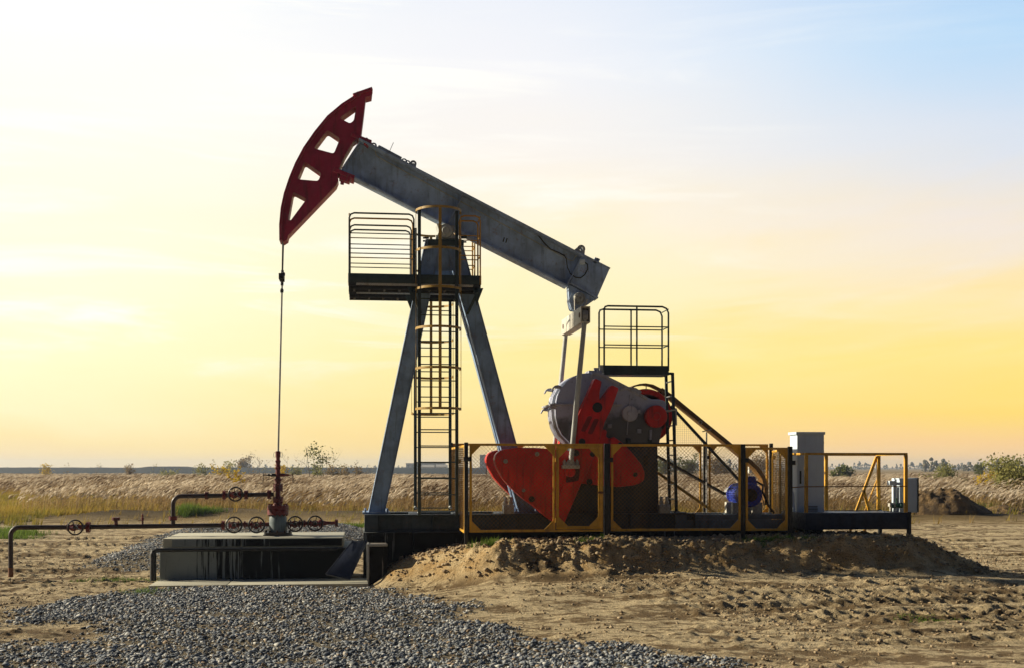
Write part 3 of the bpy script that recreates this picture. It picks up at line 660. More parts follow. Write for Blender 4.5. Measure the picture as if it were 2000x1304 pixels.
# gearbox pedestal
mb = MB(); zp = W(1200, 866, -.5).z
mb.prism(XZ([(1112, 868), (1284, 868), (1287, 1003), (1106, 1003)], -.5), -.5, .5)
mb.bar(W(1108, 866.5, 0) + Vector((0, 0, .004)), W(1291, 866.5, 0) + Vector((0, 0, .004)), 1.1, .035)
mb.box(W(1100, 1000, -.5).x, W(1292, 1000, -.5).x, -.60, .60, zsk, zsk + .03)
for i in range(7): mb.cyl((W(1110 + i * 29, 1000, -.56).x, -.56, zsk), (W(1110 + i * 29, 1000, -.56).x, -.56, zsk + .07), .02, 6)
ped = mb.build('gearbox_pedestal', painted('near_black_pedestal_paint', (.026, .036, .044), .5, .35, (.012, .014, .016), .6, .15), pj, .004)  # near-black base colour for the whole pedestal
c = W(1261, 898, -.5); MB().prism(rounded([(c.x - .05, c.z - .10), (c.x + .05, c.z - .10), (c.x + .05, c.z + .10), (c.x - .05, c.z + .10)], .045, 4), -.508, -.502).build('access_hole', BLACK, ped)
# gearbox
GY = .55
gpts = [(1112, 862), (1099, 848), (1091, 832), (1086.5, 812), (1086, 790), (1089, 772), (1096, 757), (1106, 744), (1120, 734), (1136, 728.5), (1152, 727), (1172, 730), (1196, 738), (1232, 757), (1262, 774), (1274, 779), (1288, 779), (1298, 782), (1302, 788), (1301, 797), (1297, 812), (1293, 840), (1288, 866), (1114, 866)]
def mottled_casting():
    m, t, b = new_mat('mottled_grey_casting'); p = t.new('ShaderNodeTexCoord').outputs['Object']; x = t.new('ShaderNodeSeparateXYZ'); t.put(x.inputs[0], p)
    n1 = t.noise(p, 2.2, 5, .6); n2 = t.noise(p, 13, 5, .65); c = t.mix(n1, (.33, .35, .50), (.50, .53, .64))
    low = t.rng(x.outputs[2], W(1200, 775, -GY).z, W(1200, 835, -GY).z, 0, .55); mid_ = t.rng(x.outputs[0], W(1165, 800, -GY).x - .1, W(1205, 800, -GY).x, 0, .25)  # casting darkens towards the bottom and the right, broken up by noise
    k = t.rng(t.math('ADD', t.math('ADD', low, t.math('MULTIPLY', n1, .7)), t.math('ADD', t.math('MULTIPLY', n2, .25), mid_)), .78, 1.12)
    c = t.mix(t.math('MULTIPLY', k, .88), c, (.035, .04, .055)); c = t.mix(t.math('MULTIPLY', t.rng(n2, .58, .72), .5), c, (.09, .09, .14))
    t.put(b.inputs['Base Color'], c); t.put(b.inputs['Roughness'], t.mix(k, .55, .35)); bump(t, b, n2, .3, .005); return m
gb = MB().prism(XZ(gpts, -GY), -GY, GY).build('gearbox', mottled_casting(), pj, .035)
mb = MB(); a, c = W(1076, 787, -GY - .05), W(1304, 792, -GY - .05)
mb.box(a.x, W(1214, 790, -GY).x, -GY - .06, GY + .06, c.z, a.z); mb.box(W(1214, 790, -GY).x + .002, W(1250, 790, -GY).x, -GY - .055, GY + .055, W(1200, 806, -GY).z, W(1200, 799, -GY).z)
for i in range(9): mb.cyl(W(1084 + i * 15, 792.5, -GY - .03), W(1084 + i * 15, 785, -GY - .03), .014, 6)
mb.build('split_flange', GEAR, gb, .006)
def hook(cx, cy, sc, par):
    pts = [(0, 0), (9, 1), (14, 5), (14, 0), (10, -5), (4, -7), (-2, -6), (-7, -2), (-10, 5), (-8, 6), (-5, 1), (-3, -1)]
    for y in (-GY + .02, GY - .12):
        MB().prism([(W(cx, cy, -GY).x + x * sc * .0095, W(cx, cy, -GY).z - yy * sc * .0095) for x, yy in pts], y, y + .1).build('lifting_hook', GEAR, par, .004)
hook(1087, 757, .95, gb); hook(1080, 797, .95, gb)
mb = MB(); c = W(1160, 725, -.1); mb.box(c.x - .12, c.x + .14, -.2, .2, c.z - .06, c.z + .015); mb.lathe(c + Vector((.02, -.1, .01)), (0, 0, 1), [(0, 0), (.045, 0), (.045, .055), (0, .06)], 12)
mb.build('filler_cap', GEAR, gb, .005)
mb = MB(); mb.band(XZ([(1153, 740), (1156, 731), (1166, 728), (1178, 733), (1205, 746), (1236, 762), (1264, 778)], -GY - .02), .055, -GY - .035, -GY + .02); mb.build('case_rib', GEAR, gb, .006)
mb = MB(); mb.band(XZ([(1206, 762), (1217, 758.5), (1229, 757), (1241, 759), (1252, 766)], -GY), .05, -GY - .02, -GY + .01); mb.bar(W(1230, 770, -GY - .01), W(1230, 792, -GY - .01), .03, .02)
mb.bar(W(1226, 822, -GY - .01), W(1224, 848, -GY - .01), .03, .02); mb.bar(W(1271, 838, -GY - .02), W(1270, 858, -GY - .02), .06, .04)
mb.build_each('case_rib', GEAR, gb, .004)
def disc(cx, cy, r, Y, th, name, mat, par, bolts=8):
    c = W(cx, cy, Y); s = S(cx, Y); mb = MB()
    mb.lathe(c, (0, -1, 0), [(0, -.02), (r * s, -.02), (r * s, th - .012), ((r - 1.2) * s, th), (r * .35 * s, th), (r * .33 * s, th + .02), (0, th + .025)], 32)
    for i in range(bolts):
        a = 2 * math.pi * i / bolts; o = c + Vector((math.cos(a), 0, math.sin(a))) * r * .86 * s; mb.cyl(o, o + Vector((0, -th - .018, 0)), .013, 6)
    return mb.build(name, mat, par)
disc(1229.5, 806.5, 16, -GY - .002, .06, 'bearing_cover', GEAR, gb, 6)
disc(1280, 812.7, 22, -GY - .04, .09, 'shaft_disc', RED, gb, 0)
for x, y, w_ in ((1190, 831, 8), (1248, 841, 8), (1227, 860, 9), (1269, 861, 8)):
    a, c = W(x - w_ / 2, y - w_ / 2, -GY), W(x + w_ / 2, y + w_ / 2, -GY); MB().box(a.x, c.x, -GY - .03, -GY + .01, c.z, a.z).box(a.x + .02, c.x - .02, -GY - .036, -GY - .028, c.z + .02, a.z - .02).build('inspection_plate', GEAR if y < 850 else DARK, gb, .004)
mb = MB(); mb.bar(W(1297, 802, -GY - .06), W(1322, 799.5, -GY - .06), .06, .03); mb.tube([W(1320, 796, -GY - .06), W(1321, 830, -GY - .06)], .016, 6); mb.build('brake_linkage', PALE, gb, .003)
# cranks with their counterweights, front and rear
LOBE_L = [(1081, 876), (1049, 873.3), (1011, 873), (984, 876.6), (974, 881), (967.5, 889), (966.5, 899), (971, 913), (984, 935), (1000, 952.5), (1021.6, 972.6), (1042, 987), (1060, 1003), (1079, 1018), (1090, 1021), (1101, 1021), (1118, 985), (1128, 940), (1128, 890), (1110, 878)]
LOBE_R = [(1179, 836), (1188, 840), (1184, 852), (1194, 856), (1200, 851.5), (1219, 865), (1232.5, 879), (1246, 895), (1255, 907), (1261, 921), (1259.7, 936), (1252, 943), (1240, 947), (1212, 950.5), (1193, 949.5), (1160, 946), (1134, 943), (1128, 920), (1150, 870)]
ARM = [(1161, 738), (1174.7, 744), (1170.5, 765), (1170, 781), (1176, 776), (1194, 751), (1208, 757.5), (1200, 780), (1192, 801), (1181, 822), (1168, 868), (1150, 915), (1134, 945), (1101, 1022), (1078, 1017), (1090, 975), (1104, 930), (1117, 880), (1123, 856), (1127, 813), (1139, 787)]
def rnd(pts, Y, r): return rounded(XZ(pts, Y), r, 2)
for front in (1, 0):
    # the outline is the near face of the front pair; the rear pair is the same casting on the other side
    a0, a1 = (-1.02, -.78) if front else (.78, 1.02); l0, l1 = (-.96, -.66) if front else (.66, .96)
    arm = MB().prism(rnd(ARM, -.98, .03), a0, a1)
    c = W(1166, 795, -.98); yh = a0 if front else a1
    cr = arm.build('crank', RED, pj, .008)
    sg = -1 if front else 1; c = Vector((c.x, yh, c.z)); s = S(1166, -.98)
    mb = MB().lathe(c, (0, sg, 0), [(0, -.03), (9.8 * s, -.03), (9.8 * s, .012), (9 * s, .018), (0, .018)], 28); mb.build('shaft_end', BLACK, cr)
    mb = MB().cyl((c.x, -.6 * sg * -1, c.z), (c.x, yh, c.z), 8 * s, 22); mb.build('crank_shaft', ZINC, cr)
    for dx, dy in ((-21, 36), (-8, 41)):
        q = [(1166 + dx + a_ * 4.6 - bb * 2.4 * 0 - bb * 7, 795 + dy - 4 + a_ * 1.6 * .5 + bb * 15) for a_, bb in ((-1, -1), (1, -1), (1, 1), (-1, 1))]
        MB().prism(rounded(XZ(q, -.98), .04, 3), yh - .004 if front else yh, yh if front else yh + .004).build('slot_shade', painted('slot_shade_red', (.22, .008, .006), .5), cr)  # flat darker plate, its colour stands in for shade in a slot
    c2 = W(1136, 862, -.98); MB().lathe(Vector((c2.x, yh, c2.z)), (0, sg, 0), [(0, -.02), (.065, -.02), (.065, .004), (0, .004)], 20).build('pin_hole', BLACK, cr)
    mb = MB()
    for i in range(30):
        t_ = i / 29; q = W(1163.5 - 37 * t_, 741 + 70 * t_, -.98); q = Vector((q.x - .004, (a0 + a1) / 2, q.z)); mb.cyl(q + Vector((-.012, -.1 * 0, .004)), q + Vector((.03, 0, -.01)), .012, 5)
    mb.build('arm_bolts', RED, cr)
    lw = MB().prism(rnd(LOBE_L, -1.0, .05), l0, l1).build('counterweight', RED, cr, .02)
    rw = MB().prism(rnd(LOBE_R, -1.0, .05), l0 + .012, l1 - .012).build('counterweight', RED, cr, .02)
    yb = l0 if front else l1
    mb = MB()
    for x, y, r_ in ((988, 900, 3.4), (1049.5, 886, 3.4), (1023, 957, 2.6)):
        q = W(x, y, -1.0); q.y = yb; mb.lathe(q, (0, sg, 0), [(0, -.02), (r_ * s * 1.3, -.02), (r_ * s * 1.3, .012), (r_ * .8 * s, .012), (r_ * .8 * s, .04), (0, .04)], 12)
    mb.build_each('weight_bolt', ZINC, lw)
    yq = (a0 - .004) if front else (a1 + .004)
    MB().prism(rnd([(1108, 914), (1132, 914), (1130, 938), (1104, 942)], -1.0, .03), min(yq, yq + .008 * -sg), max(yq, yq + .008 * -sg)).build('recess_shade', painted('recess_shade_red', (.07, .006, .006), .6), lw)  # flat dark plate, coloured to imitate the shade of a recess
    for x, y, r_, par in ((1125, 884, 6.5, lw), (1157, 886, 5.5, lw), (1039, 974, 6, lw), (1152, 940, 6, rw), (1242, 926, 4.5, rw), (1212, 868, 5, rw)):
        q = W(x, y, -1.0); q.y = (yh if x in (1125, 1157) else yb); MB().lathe(q, (0, sg, 0), [(0, -.03), (r_ * s, -.03), (r_ * s, .004), (0, .004)], 18).build('weight_hole', BLACK, par)
# equaliser and pitman arms
mb = MB(); a, c = W(1134.5, 598, -1.12), W(1153, 630, -1.12); ex0, ex1, ez0, ez1 = a.x, c.x, c.z, a.z
mb.box(ex0, ex0 + .022, -1.12, 1.12, ez0, ez1); mb.box(ex0 + .022, ex1, -1.12, 1.12, ez1 - .022, ez1); mb.box(ex0 + .022, ex1, -1.12, 1.12, ez0, ez0 + .022); mb.box(ex1 - .022, ex1, -1.12, 1.12, ez0 + .022, ez1 - .022)
mb.box(ex0 + .022, ex1 - .022, -.9, .9, ez0 + .022, ez1 - .022)
eq = mb.build('equalizer', CREAM, pj, .003)
for y in (-.98, .90): MB().lathe((ex0 - .004, y, (ez0 + ez1) / 2), (-1, 0, 0), [(0, -.01), (.05, -.01), (.05, .006), (0, .006)], 14).build('pin_hole', painted('rust_hole', (.12, .05, .02), .8), eq)
xe = (ex0 + ex1) / 2
for sg in (-1, 1):
    yp = 1.07 * sg; top = Vector((xe, yp, (ez0 + ez1) / 2 - .02)); bot = W(1114.5, 907, -1.07); bot.y = yp
    mb = MB(); mb.tube([top, top + (bot - top) * .15, top + (bot - top) * .5, bot], [.044, .045, .05, .046], 14)
    pm = mb.build('pitman_arm', PALE, pj)
    MB().box(top.x - .06, top.x + .05, yp - .055, yp + .055, top.z - .08, top.z + .09).cyl((top.x, yp - .06, top.z + .02), (top.x, yp + .06, top.z + .02), .035, 12).build('wrist_block', ZINC, pm, .008)
    MB().box(bot.x - .16, bot.x + .16, yp - .09, yp + .1, bot.z - .07, bot.z).prism([(bot.x - .1, bot.z), (bot.x + .1, bot.z), (bot.x + .045, bot.z + .1), (bot.x - .045, bot.z + .1)], yp - .04, yp + .04).build('pitman_foot', PALE, pm, .01)
    mb = MB()
    for dx in (-.12, .12): mb.cyl((bot.x + dx, yp - .03, bot.z), (bot.x + dx, yp - .03, bot.z + .07), .034, 6); mb.cyl((bot.x + dx, yp - .03, bot.z + .06), (bot.x + dx, yp - .03, bot.z + .10), .018, 8)
    mb.build_each('foot_bolt', ZINC, pm, take=2)
    # crank pin block carrying the foot
    MB().cyl((bot.x, yp - .02 * sg, bot.z - .07 - .06), (bot.x, (.84) * sg, bot.z - .13), .10, 20).build('crank_pin', RED, pm)
# tail bearing
mb = MB(); c = W(1130, 583, -.17); s = S(1130, -.17)
mb.prism(XZ([(1110, 555), (1164, 584), (1150, 594), (1128, 606), (1118, 603), (1112, 590)], -.1), -.10, .14)
for y in (-.13, .15): mb.prism(rounded(XZ([(1111, 585), (1118, 570), (1131, 567), (1146, 574), (1146, 590), (1134, 607), (1116, 605)], -.1), .04, 3), y, y + .02)
tb = mb.build('tail_bearing', STEEL, pj, .004)
MB().lathe(W(1131, 583.5, -.13), (0, -1, 0), [(0, 0), (12 * s, 0), (12 * s, .05), (11 * s, .06), (7.6 * s, .06), (7.2 * s, .10), (3 * s, .11), (2.6 * s, .07), (0, .07)], 28).build('bearing_hub', PALE, tb)
MB().band(XZ([(1123, 612), (1122.5, 586), (1124, 579), (1127, 577)], -.25), .02, -.28, -.20).band(XZ([(1143, 597), (1146, 588), (1147, 585)], -.25), .02, -.28, -.20).build('hanger_strap', CREAM, tb)
# belt wheel behind the gearbox, belts, guard and its struts
WY = .92; c = W(1259, 812, WY); s = S(1259, WY); mb = MB()
mb.lathe(c + Vector((0, -.14, 0)), (0, 1, 0), [(42 * s, 0), (52 * s, 0), (52 * s, .28), (42 * s, .28), (42 * s, 0)], 48)
for i in range(6):
    a = i * math.pi / 3 + .35; mb.bar(c, c + Vector((math.cos(a), 0, math.sin(a))) * 44 * s, .10, .085)
mb.cyl(c + Vector((0, -.2, 0)), c + Vector((0, .18, 0)), 9 * s, 20)
for i in range(5): mb.torus(c + Vector((0, -.11 + i * .055, 0)), (0, 1, 0), 52 * s, .012, 48, 6)
mb.build('belt_wheel', RED, pj)
gl = [(1228, 759), (1236, 754), (1247, 751), (1258, 750), (1272, 752.5), (1288, 760.5), (1306, 773), (1330, 793), (1400, 850), (1450, 891), (1474, 913), (1487, 931), (1492, 950), (1493, 985)]
MB().band(XZ(gl[:6], WY), .035, WY - .15, WY + .15).band(XZ(gl[5:], WY), .085, WY - .15, WY + .15).build('belt_guard', GUARD, pj, .004)
MB().tube([W(1262, 752, WY - .2), W(1262, 762, WY - .2)], .01, 5).build('guard_stay', DARK, pj)
MB().bar(W(1226, 858, WY), W(1440, 978, WY), .2, .04).build('drive_belt', RUBBER, pj)
for a, c_, w_, m_ in (((1310, 792), (1462, 957), .055, DARK), ((1284, 922), (1397, 1001), .055, RAILY), ((1380, 843), (1380, 1003), .02, ZINC)):
    MB().bar(W(*a, WY - .25), W(*c_, WY - .25), .05, w_).build('guard_strut', m_, pj, .003)
mb = MB(); mb.bar(W(1372, 842, WY - .24), W(1389, 838, WY - .24), .04, .02); mb.torus(W(1368, 824, WY - .2), (0, 1, 0), .035, .006, 14, 5); mb.build('guard_clip', ZINC, pj)
mb = MB()
for i in range(14):
    x = 1320 + i * 4.2; y0 = 803 + (x - 1321) * 1.09; mb.tube([W(x, y0, WY - .26), W(x, 868, WY - .26)], .0022, 4)
for i in range(15):
    y = 808 + i * 4.2; x = 1321 + (y - 803) / 1.09; mb.tube([W(1319, y, WY - .26), W(x, y, WY - .26)], .0022, 4)
mb.build('guard_net', GRATE, pj)
# frame under the motor
mb = MB(); zf0, zf1 = W(1440, 1013, -.45).z, W(1440, 1003.5, -.45).z; xa, xb = W(1352, 1008, -.45).x, W(1536, 1008, -.45).x
for y in (-.40, .45): mb.box(xa, xb, y - .09, y + .09, zf0, zf1)
for x in (xa + .1, (xa + xb) / 2, xb - .2): mb.box(x - .08, x + .08, -.31, .36, zf0 + .01, zf1 - .01)
mb.box(W(1335, 1030, -.6).x, xb, -.64, -.50, zb, zf0 - .004); mb.box(W(1335, 1030, -.6).x, xb, .44, .58, zb, zf0 - .004)
mb.box(W(1318, 1000, -.62).x, W(1339, 1000, -.62).x, -.70, -.50, zb + .03, zsk + .02)
mb.build('motor_frame', painted('motor_frame_paint', (.13, .17, .20), .5, .3, (.04, .045, .05), .5, .2), pj, .004)
mb = MB()
for x in (992, 1296):
    q = W(x, 985, -.62); mb.box(q.x - .1, q.x + .11, -.72, -.52, zsk + .001, zsk + .17)
    for k in (-.05, .06): mb.cyl((q.x + k, -.64, zsk + .17), (q.x + k, -.64, zsk + .32), .03, 8); mb.cyl((q.x + k, -.64, zsk + .18), (q.x + k, -.64, zsk + .23), .045, 6)
mb.build_each('anchor_bracket', ZINC, pj, .005, take=5)

# tower platforms, near and far, with railings and caged ladders
DZ0, DZ1 = W(750, 559, -.80).z, W(750, 553, -.80).z; ZTOE = W(750, 535, -.80).z
PX0, PX1 = W(681, 550, -.80).x, W(939, 550, -.80).x; LX0, LX1 = W(819, 700, -.85).x, W(892, 700, -.85).x
RAILH = 1.12
for sg, (ya, yb_) in ((-1, (-.80, -.32)), (1, (.34, .82))):
    mb = MB(); mb.box(PX0, PX1, ya, yb_, DZ0, DZ1)
    for i in range(9): x = PX0 + .1 + i * (PX1 - PX0 - .2) / 8; mb.box(x - .02, x + .02, ya + .02, yb_ - .02, DZ0 - .05, DZ0 - .002)
    mb.box(PX0, PX1, ya + .03, ya + .06, DZ0 - .06, DZ0 - .001); mb.box(PX0, PX1, yb_ - .06, yb_ - .03, DZ0 - .06, DZ0 - .001)
    pf = mb.build('tower_platform', BLACK, pj, .003)
    mb = MB(); n = 120
    for i in range(n):
        x = PX0 + .14 + i * (PX1 - PX0 - .28) / n; mb.bar((x, ya - .006, DZ0 + .008), (x + .012, ya - .006, DZ1 - .006), .010, .013)
    mb.build('grating_edge', CREAM, pf)
    mb = MB()
    for y in (ya, yb_):
        mb.box(PX0 - .005, PX1 + .005, y - .008, y + .008, DZ1 + .001, ZTOE)
    mb.box(PX0 - .012, PX0 - .006, ya + .009, yb_ - .009, DZ1 + .001, ZTOE); mb.box(PX1 + .006, PX1 + .012, ya + .009, yb_ - .009, DZ1 + .001, ZTOE)
    mb.build('toe_board', DARK, pf, .002)
    for y in (ya, yb_):
        outer = abs(y) > .6
        for (xa_, xb_) in ((PX0 + .01, LX0 - .10), (LX1 + .06, PX1 - .01)):
            mb = MB(); zt_ = ZTOE + RAILH; rr = .09
            if not outer and xa_ < LX0 and sg < 0: xb_ = LX0 - .10
            mb.tube([(xa_, y, DZ1), (xa_, y, zt_ - rr), (xa_ + rr * .3, y, zt_ - rr * .3), (xa_ + rr, y, zt_), (xb_ - rr, y, zt_), (xb_ - rr * .3, y, zt_ - rr * .3), (xb_, y, zt_ - rr), (xb_, y, DZ1)], .0165, 8)
            for k in (1 / 3, 2 / 3): mb.tube([(xa_, y, ZTOE + RAILH * k), (xb_, y, ZTOE + RAILH * k)], .010, 6)
            mb.build('railing', DARK if xa_ < LX0 and outer == (sg < 0) or xa_ < LX0 and sg > 0 and outer else RAILY, pf)  # left rails take a dark colour to imitate their backlit shade
    for x in (PX0 + .01, PX1 - .01):
        mb = MB()
        for k in (1 / 3, 2 / 3, .985): mb.tube([(x, ya, ZTOE + RAILH * k), (x, yb_, ZTOE + RAILH * k)], .012, 6)
        mb.build('end_rail', RAILY, pf)
    mb = MB()
    for x in (W(806, 560, -.8).x, W(934, 560, -.8).x):
        d = 1 if x < LX0 else -1
        mb.bar((x, ya, DZ0 - .06), (x + .16 * d, yb_ if sg < 0 else ya, DZ0 - .42), .07, .05); mb.prism([(x - .1, DZ0 - .003), (x + .1, DZ0 - .003), (x + .03 * d, DZ0 - .34)], ya + .02, ya + .035)
    mb.build_each('platform_bracket', DARK, pf, .003, take=2)
    # caged ladder
    yl = .87 * sg; zt_ = W(856, 412, -.85).z; zbt = zsk - .02 if sg < 0 else zsk + .03; xm = (LX0 + LX1) / 2
    ld = MB(); 
    for x in (LX0, LX1): ld.box(x - .03, x + .03, yl - .02, yl + .02, zbt, zt_)
    lo = ld.build('ladder', DARK, pj, .004)
    z = W(856, 997, -.85).z
    while z < DZ0: MB().tube([(LX0 + .03, yl, z), (LX1 - .03, yl, z)], .011, 7).build('rung', DARK, lo); z += .304
    hw = .425
    for py in (409, 487.5, 563, 640, 718, 797):
        zh = W(862, py, -1.2).z; pts = [(LX0 - .05, yl)] if py > 420 else [(LX0 - .05, yl)]
        pts += [(xm + hw * math.cos(a), yl + sg * (.10 + .50 * math.sin(a))) for a in [math.pi * (1 - i / 14) for i in range(15)]] + [(LX1 + .05, yl)]
        mb = MB(); P2 = [Vector(q) for q in pts]; vs = []; fs = []
        for i, q in enumerate(P2):
            d = (P2[min(i + 1, len(P2) - 1)] - P2[max(i - 1, 0)]).normalized(); n2 = Vector((-d.y, d.x)) * .004
            vs += [(q.x + n2.x, q.y + n2.y, zh - .022), (q.x + n2.x, q.y + n2.y, zh + .022), (q.x - n2.x, q.y - n2.y, zh + .022), (q.x - n2.x, q.y - n2.y, zh - .022)]
        fs = [(i * 4 + k, i * 4 + (k + 1) % 4, i * 4 + 4 + (k + 1) % 4, i * 4 + 4 + k) for i in range(len(P2) - 1) for k in range(4)] + [(3, 2, 1, 0), tuple(range(4 * len(P2) - 4, 4 * len(P2)))]
        mb.add(vs, fs); mb.build('cage_hoop', CAGE, lo)
    z0_, z1_ = W(862, 797, -1.2).z, W(862, 409, -1.2).z
    for a in (0.02, math.pi * .5, math.pi - .02):
        x, y = xm + (hw - .006) * math.cos(a), yl + sg * (.10 + .494 * math.sin(a))
        w_ = .055 if .3 < a < 2.8 else .008; MB().box(x - w_ / 2, x + w_ / 2, y - (.004 if w_ > .01 else .025), y + (.004 if w_ > .01 else .025), z0_, z1_).build('cage_strap', CAGE, lo)
    mb = MB()
    for x in (LX0, LX1): mb.bar((x, yl, zbt + .05), (x, yl - sg * .2, zbt + .05), .04, .06)
    mb.build_each('ladder_foot', PALE, lo, .003)

# hanging rope, carrier bar and polished rod
top = W(553, 471, 0); bot = P(543, 880)
pt = lambda py: top + (bot - top) * ((py - 471) / (880 - 471))
rd = thing('polished_rod', 'thin polished rod hanging on wire rope from the horse head', 'rod', bot)
for y in (-.10, .10): MB().tube([top + Vector((0, y, 0)), pt(530) + Vector((0, y * .6, 0))], .013, 8).build('wire_rope', ROPE, rd)
mb = MB(); c = pt(543); mb.box(c.x - .055, c.x + .035, -.2, .2, c.z - .05, c.z + .06); mb.cyl(pt(528), pt(558), .028, 10); mb.cyl(pt(534) + Vector((.03, -.1, 0)), pt(552) + Vector((.03, -.1, 0)), .022, 8); mb.bar(pt(538) + Vector((-.02, -.12, 0)), pt(538) + Vector((.06, -.12, 0)), .05, .05)
mb.lathe(pt(572), (0, 0, 1), [(0, 0), (.03, 0), (.035, .05), (.02, .08), (0, .08)], 10)
mb.build('carrier_bar', BLACK, rd, .004)
MB().tube([pt(552), bot + Vector((0, 0, -.2))], .0175, 10).build('rod', ZINC, rd)

# concrete foundation under the skid
mb = MB(); fx0, fx1 = W(709, 1040, -.82).x, W(1552, 1040, -.82).x; n = 9
for i in range(n):
    a = fx0 + (fx1 - fx0) * i / n; mb.box(a + .006, fx0 + (fx1 - fx0) * (i + 1) / n - .006, -.82 - .02 * (i % 2), .85, -.2, zb - .003)
tag(mb.build('foundation', CONC, None, .012), 'long concrete block foundation carrying the pumpjack skid', 'foundation')

# =================================================================== MOTOR
mo = thing('electric_motor', 'blue electric motor with round fan cover on the skid end', 'electric motor', W(1467, 1003, -.25))
MY = -.42; c = W(1467, 966, MY); s = S(1467, MY); Lm = .92
MB().lathe(c, (0, 1, 0), [(0, .02), (12 * s, .02), (13 * s, .0), (21 * s, -.01), (23.5 * s, .02), (24 * s, .06), (24 * s, .22), (22 * s, .23), (0, .23)], 36).build('fan_cover', BLUE, mo)
mb = MB()
for rr in (4, 7, 10): mb.torus(c + Vector((0, -.005, 0)), (0, 1, 0), rr * s, .006, 24, 5)
for i in range(8): a = i * math.pi / 4; mb.bar(c, c + Vector((math.cos(a), 0, math.sin(a))) * 12 * s, .008, .008)
mb.lathe(c + Vector((0, .012, 0)), (0, -1, 0), [(0, 0), (13.5 * s, 0), (13.5 * s, .008), (0, .010)], 28)
mb.build('fan_grille', BLACK, mo)
mb = MB(); mb.cyl(c + Vector((0, .2, 0)), c + Vector((0, Lm - .08, 0)), 19.5 * s, 36)
for i in range(40):
    a = 2 * math.pi * i / 40; o = Vector((math.cos(a), 0, math.sin(a)))
    mb.bar(c + o * 20.5 * s + Vector((0, .24, 0)), c + o * 20.5 * s + Vector((0, Lm - .1, 0)), .012, 4 * s, side=tuple(o.cross(Vector((0, 1, 0)))))
mb.build('finned_body', painted('motor_body_paint', (.016, .048, .42), .4, .2, (.02, .03, .10), .5), mo)
MB().lathe(c + Vector((0, Lm - .08, 0)), (0, 1, 0), [(0, 0), (23 * s, 0), (23 * s, .05), (10 * s, .09), (0, .1)], 36).build('end_shield', BLUE, mo)
MB().cyl(c + Vector((0, Lm, 0)), c + Vector((0, Lm + .65, 0)), 4 * s, 14).lathe(c + Vector((0, Lm + .18, 0)), (0, 1, 0), [(0, 0), (14 * s, 0), (14 * s, .3), (0, .3)], 28).build('motor_pulley', ZINC, mo)
k = W(1463, 935, MY + .3); MB().prism(rounded([(k.x - .13, k.z - .13), (k.x + .14, k.z - .13), (k.x + .10, k.z + .06), (k.x - .10, k.z + .06)], .03, 3), MY + .2, MY + .5).build('terminal_box', BLUE, mo, .01)
mb = MB()
for dx in (-.21, .21):
    for y in (MY + .28, MY + .72): mb.box(c.x + dx - .09, c.x + dx + .09, y - .06, y + .06, zf1 + .002, c.z - 15 * s); mb.cyl((c.x + dx, y, zf1), (c.x + dx, y, zf1 + .1), .02, 6)
mb.build_each('motor_foot', CREAM, mo, .006, take=2)
mb = MB(); mb.tube([k + Vector((.1, 0, -.02)), k + Vector((.25, -.12, -.12)), W(1489, 958, MY - .08), W(1500, 985, MY - .1), W(1512, 1001, MY - .1)], .022, 8); mb.build('supply_cable', RUBBER, mo)

# =================================================================== SERVICE PLATFORM OVER THE GEARBOX
SY0, SY1 = -.20, .32
sp = thing('service_platform', 'dark green railed service platform beside the gearbox with a ladder', 'service platform', W(1315, 1003, .05))
xa, xb = W(1180, 715, SY0).x, W(1305.5, 715, SY0).x; za, zb2 = W(1240, 731, SY0).z, W(1240, 713, SY0).z
MB().box(xa + .01, xb - .01, SY0 + .01, SY1 - .01, za, za + .045).build('deck', GRATE, sp, .003)
MB().box(xa, xb, SY0 - .008, SY0 + .006, za - .005, zb2).box(xa, xb, SY1 - .006, SY1 + .008, za - .005, zb2).box(xb - .004, xb + .01, SY0 + .008, SY1 - .008, za - .004, zb2 - .002).build('toe_board', DARK, sp, .002)
MB().box(xa - .085, xa - .004, SY0 + .02, SY0 + .05, za + .03, zb2 + .005).build('side_plate', CREAM, sp, .004)
ztop = W(1240, 598.5, SY0).z; RH = ztop - zb2
for y in (SY0, SY1):
    mb = MB(); rr = .12
    mb.tube([(xa, y, zb2 - .1), (xa, y, ztop - rr * .6), (xa + rr * .15, y, ztop - rr * .15), (xa + rr * .6, y, ztop), (xb - rr, y, ztop), (xb - rr * .3, y, ztop - rr * .3), (xb, y, ztop - rr), (xb, y, zb2 - .1)], .0185, 8)
    xm = W(1243.8, 700, SY0).x; mb.tube([(xm, y, zb2 - .1), (xm, y, ztop)], .0175, 8)
    for k in (.345, .655): mb.tube([(xa, y, zb2 + RH * k), (xb, y, zb2 + RH * k)], .012, 6)
    mb.build('railing', DARK, sp)
mb = MB()
for k in (.345, .655, .96): mb.tube([(xb, SY0, zb2 + RH * k), (xb, SY1, zb2 + RH * k)], .011, 6); mb.tube([(xa, SY0, zb2 + RH * k), (xa, SY1, zb2 + RH * k)], .011, 6) if k > .9 else None
mb.build('end_rail', DARK, sp)
t0, t1 = W(1313.5, 727, SY0), W(1321, 1000, SY0)
lad = MB()
for y in (SY0, SY1): lad.bar((t0.x, y, t0.z), (t1.x, y, zsk + .02), .05, .055)
lad.bar((t0.x, SY0, t0.z - .02), (t0.x - .14, SY0, t0.z - .02), .05, .05); lad.bar((t0.x, SY1, t0.z - .02), (t0.x - .14, SY1, t0.z - .02), .05, .05)
lad = lad.build('ladder', DARK, sp, .004)
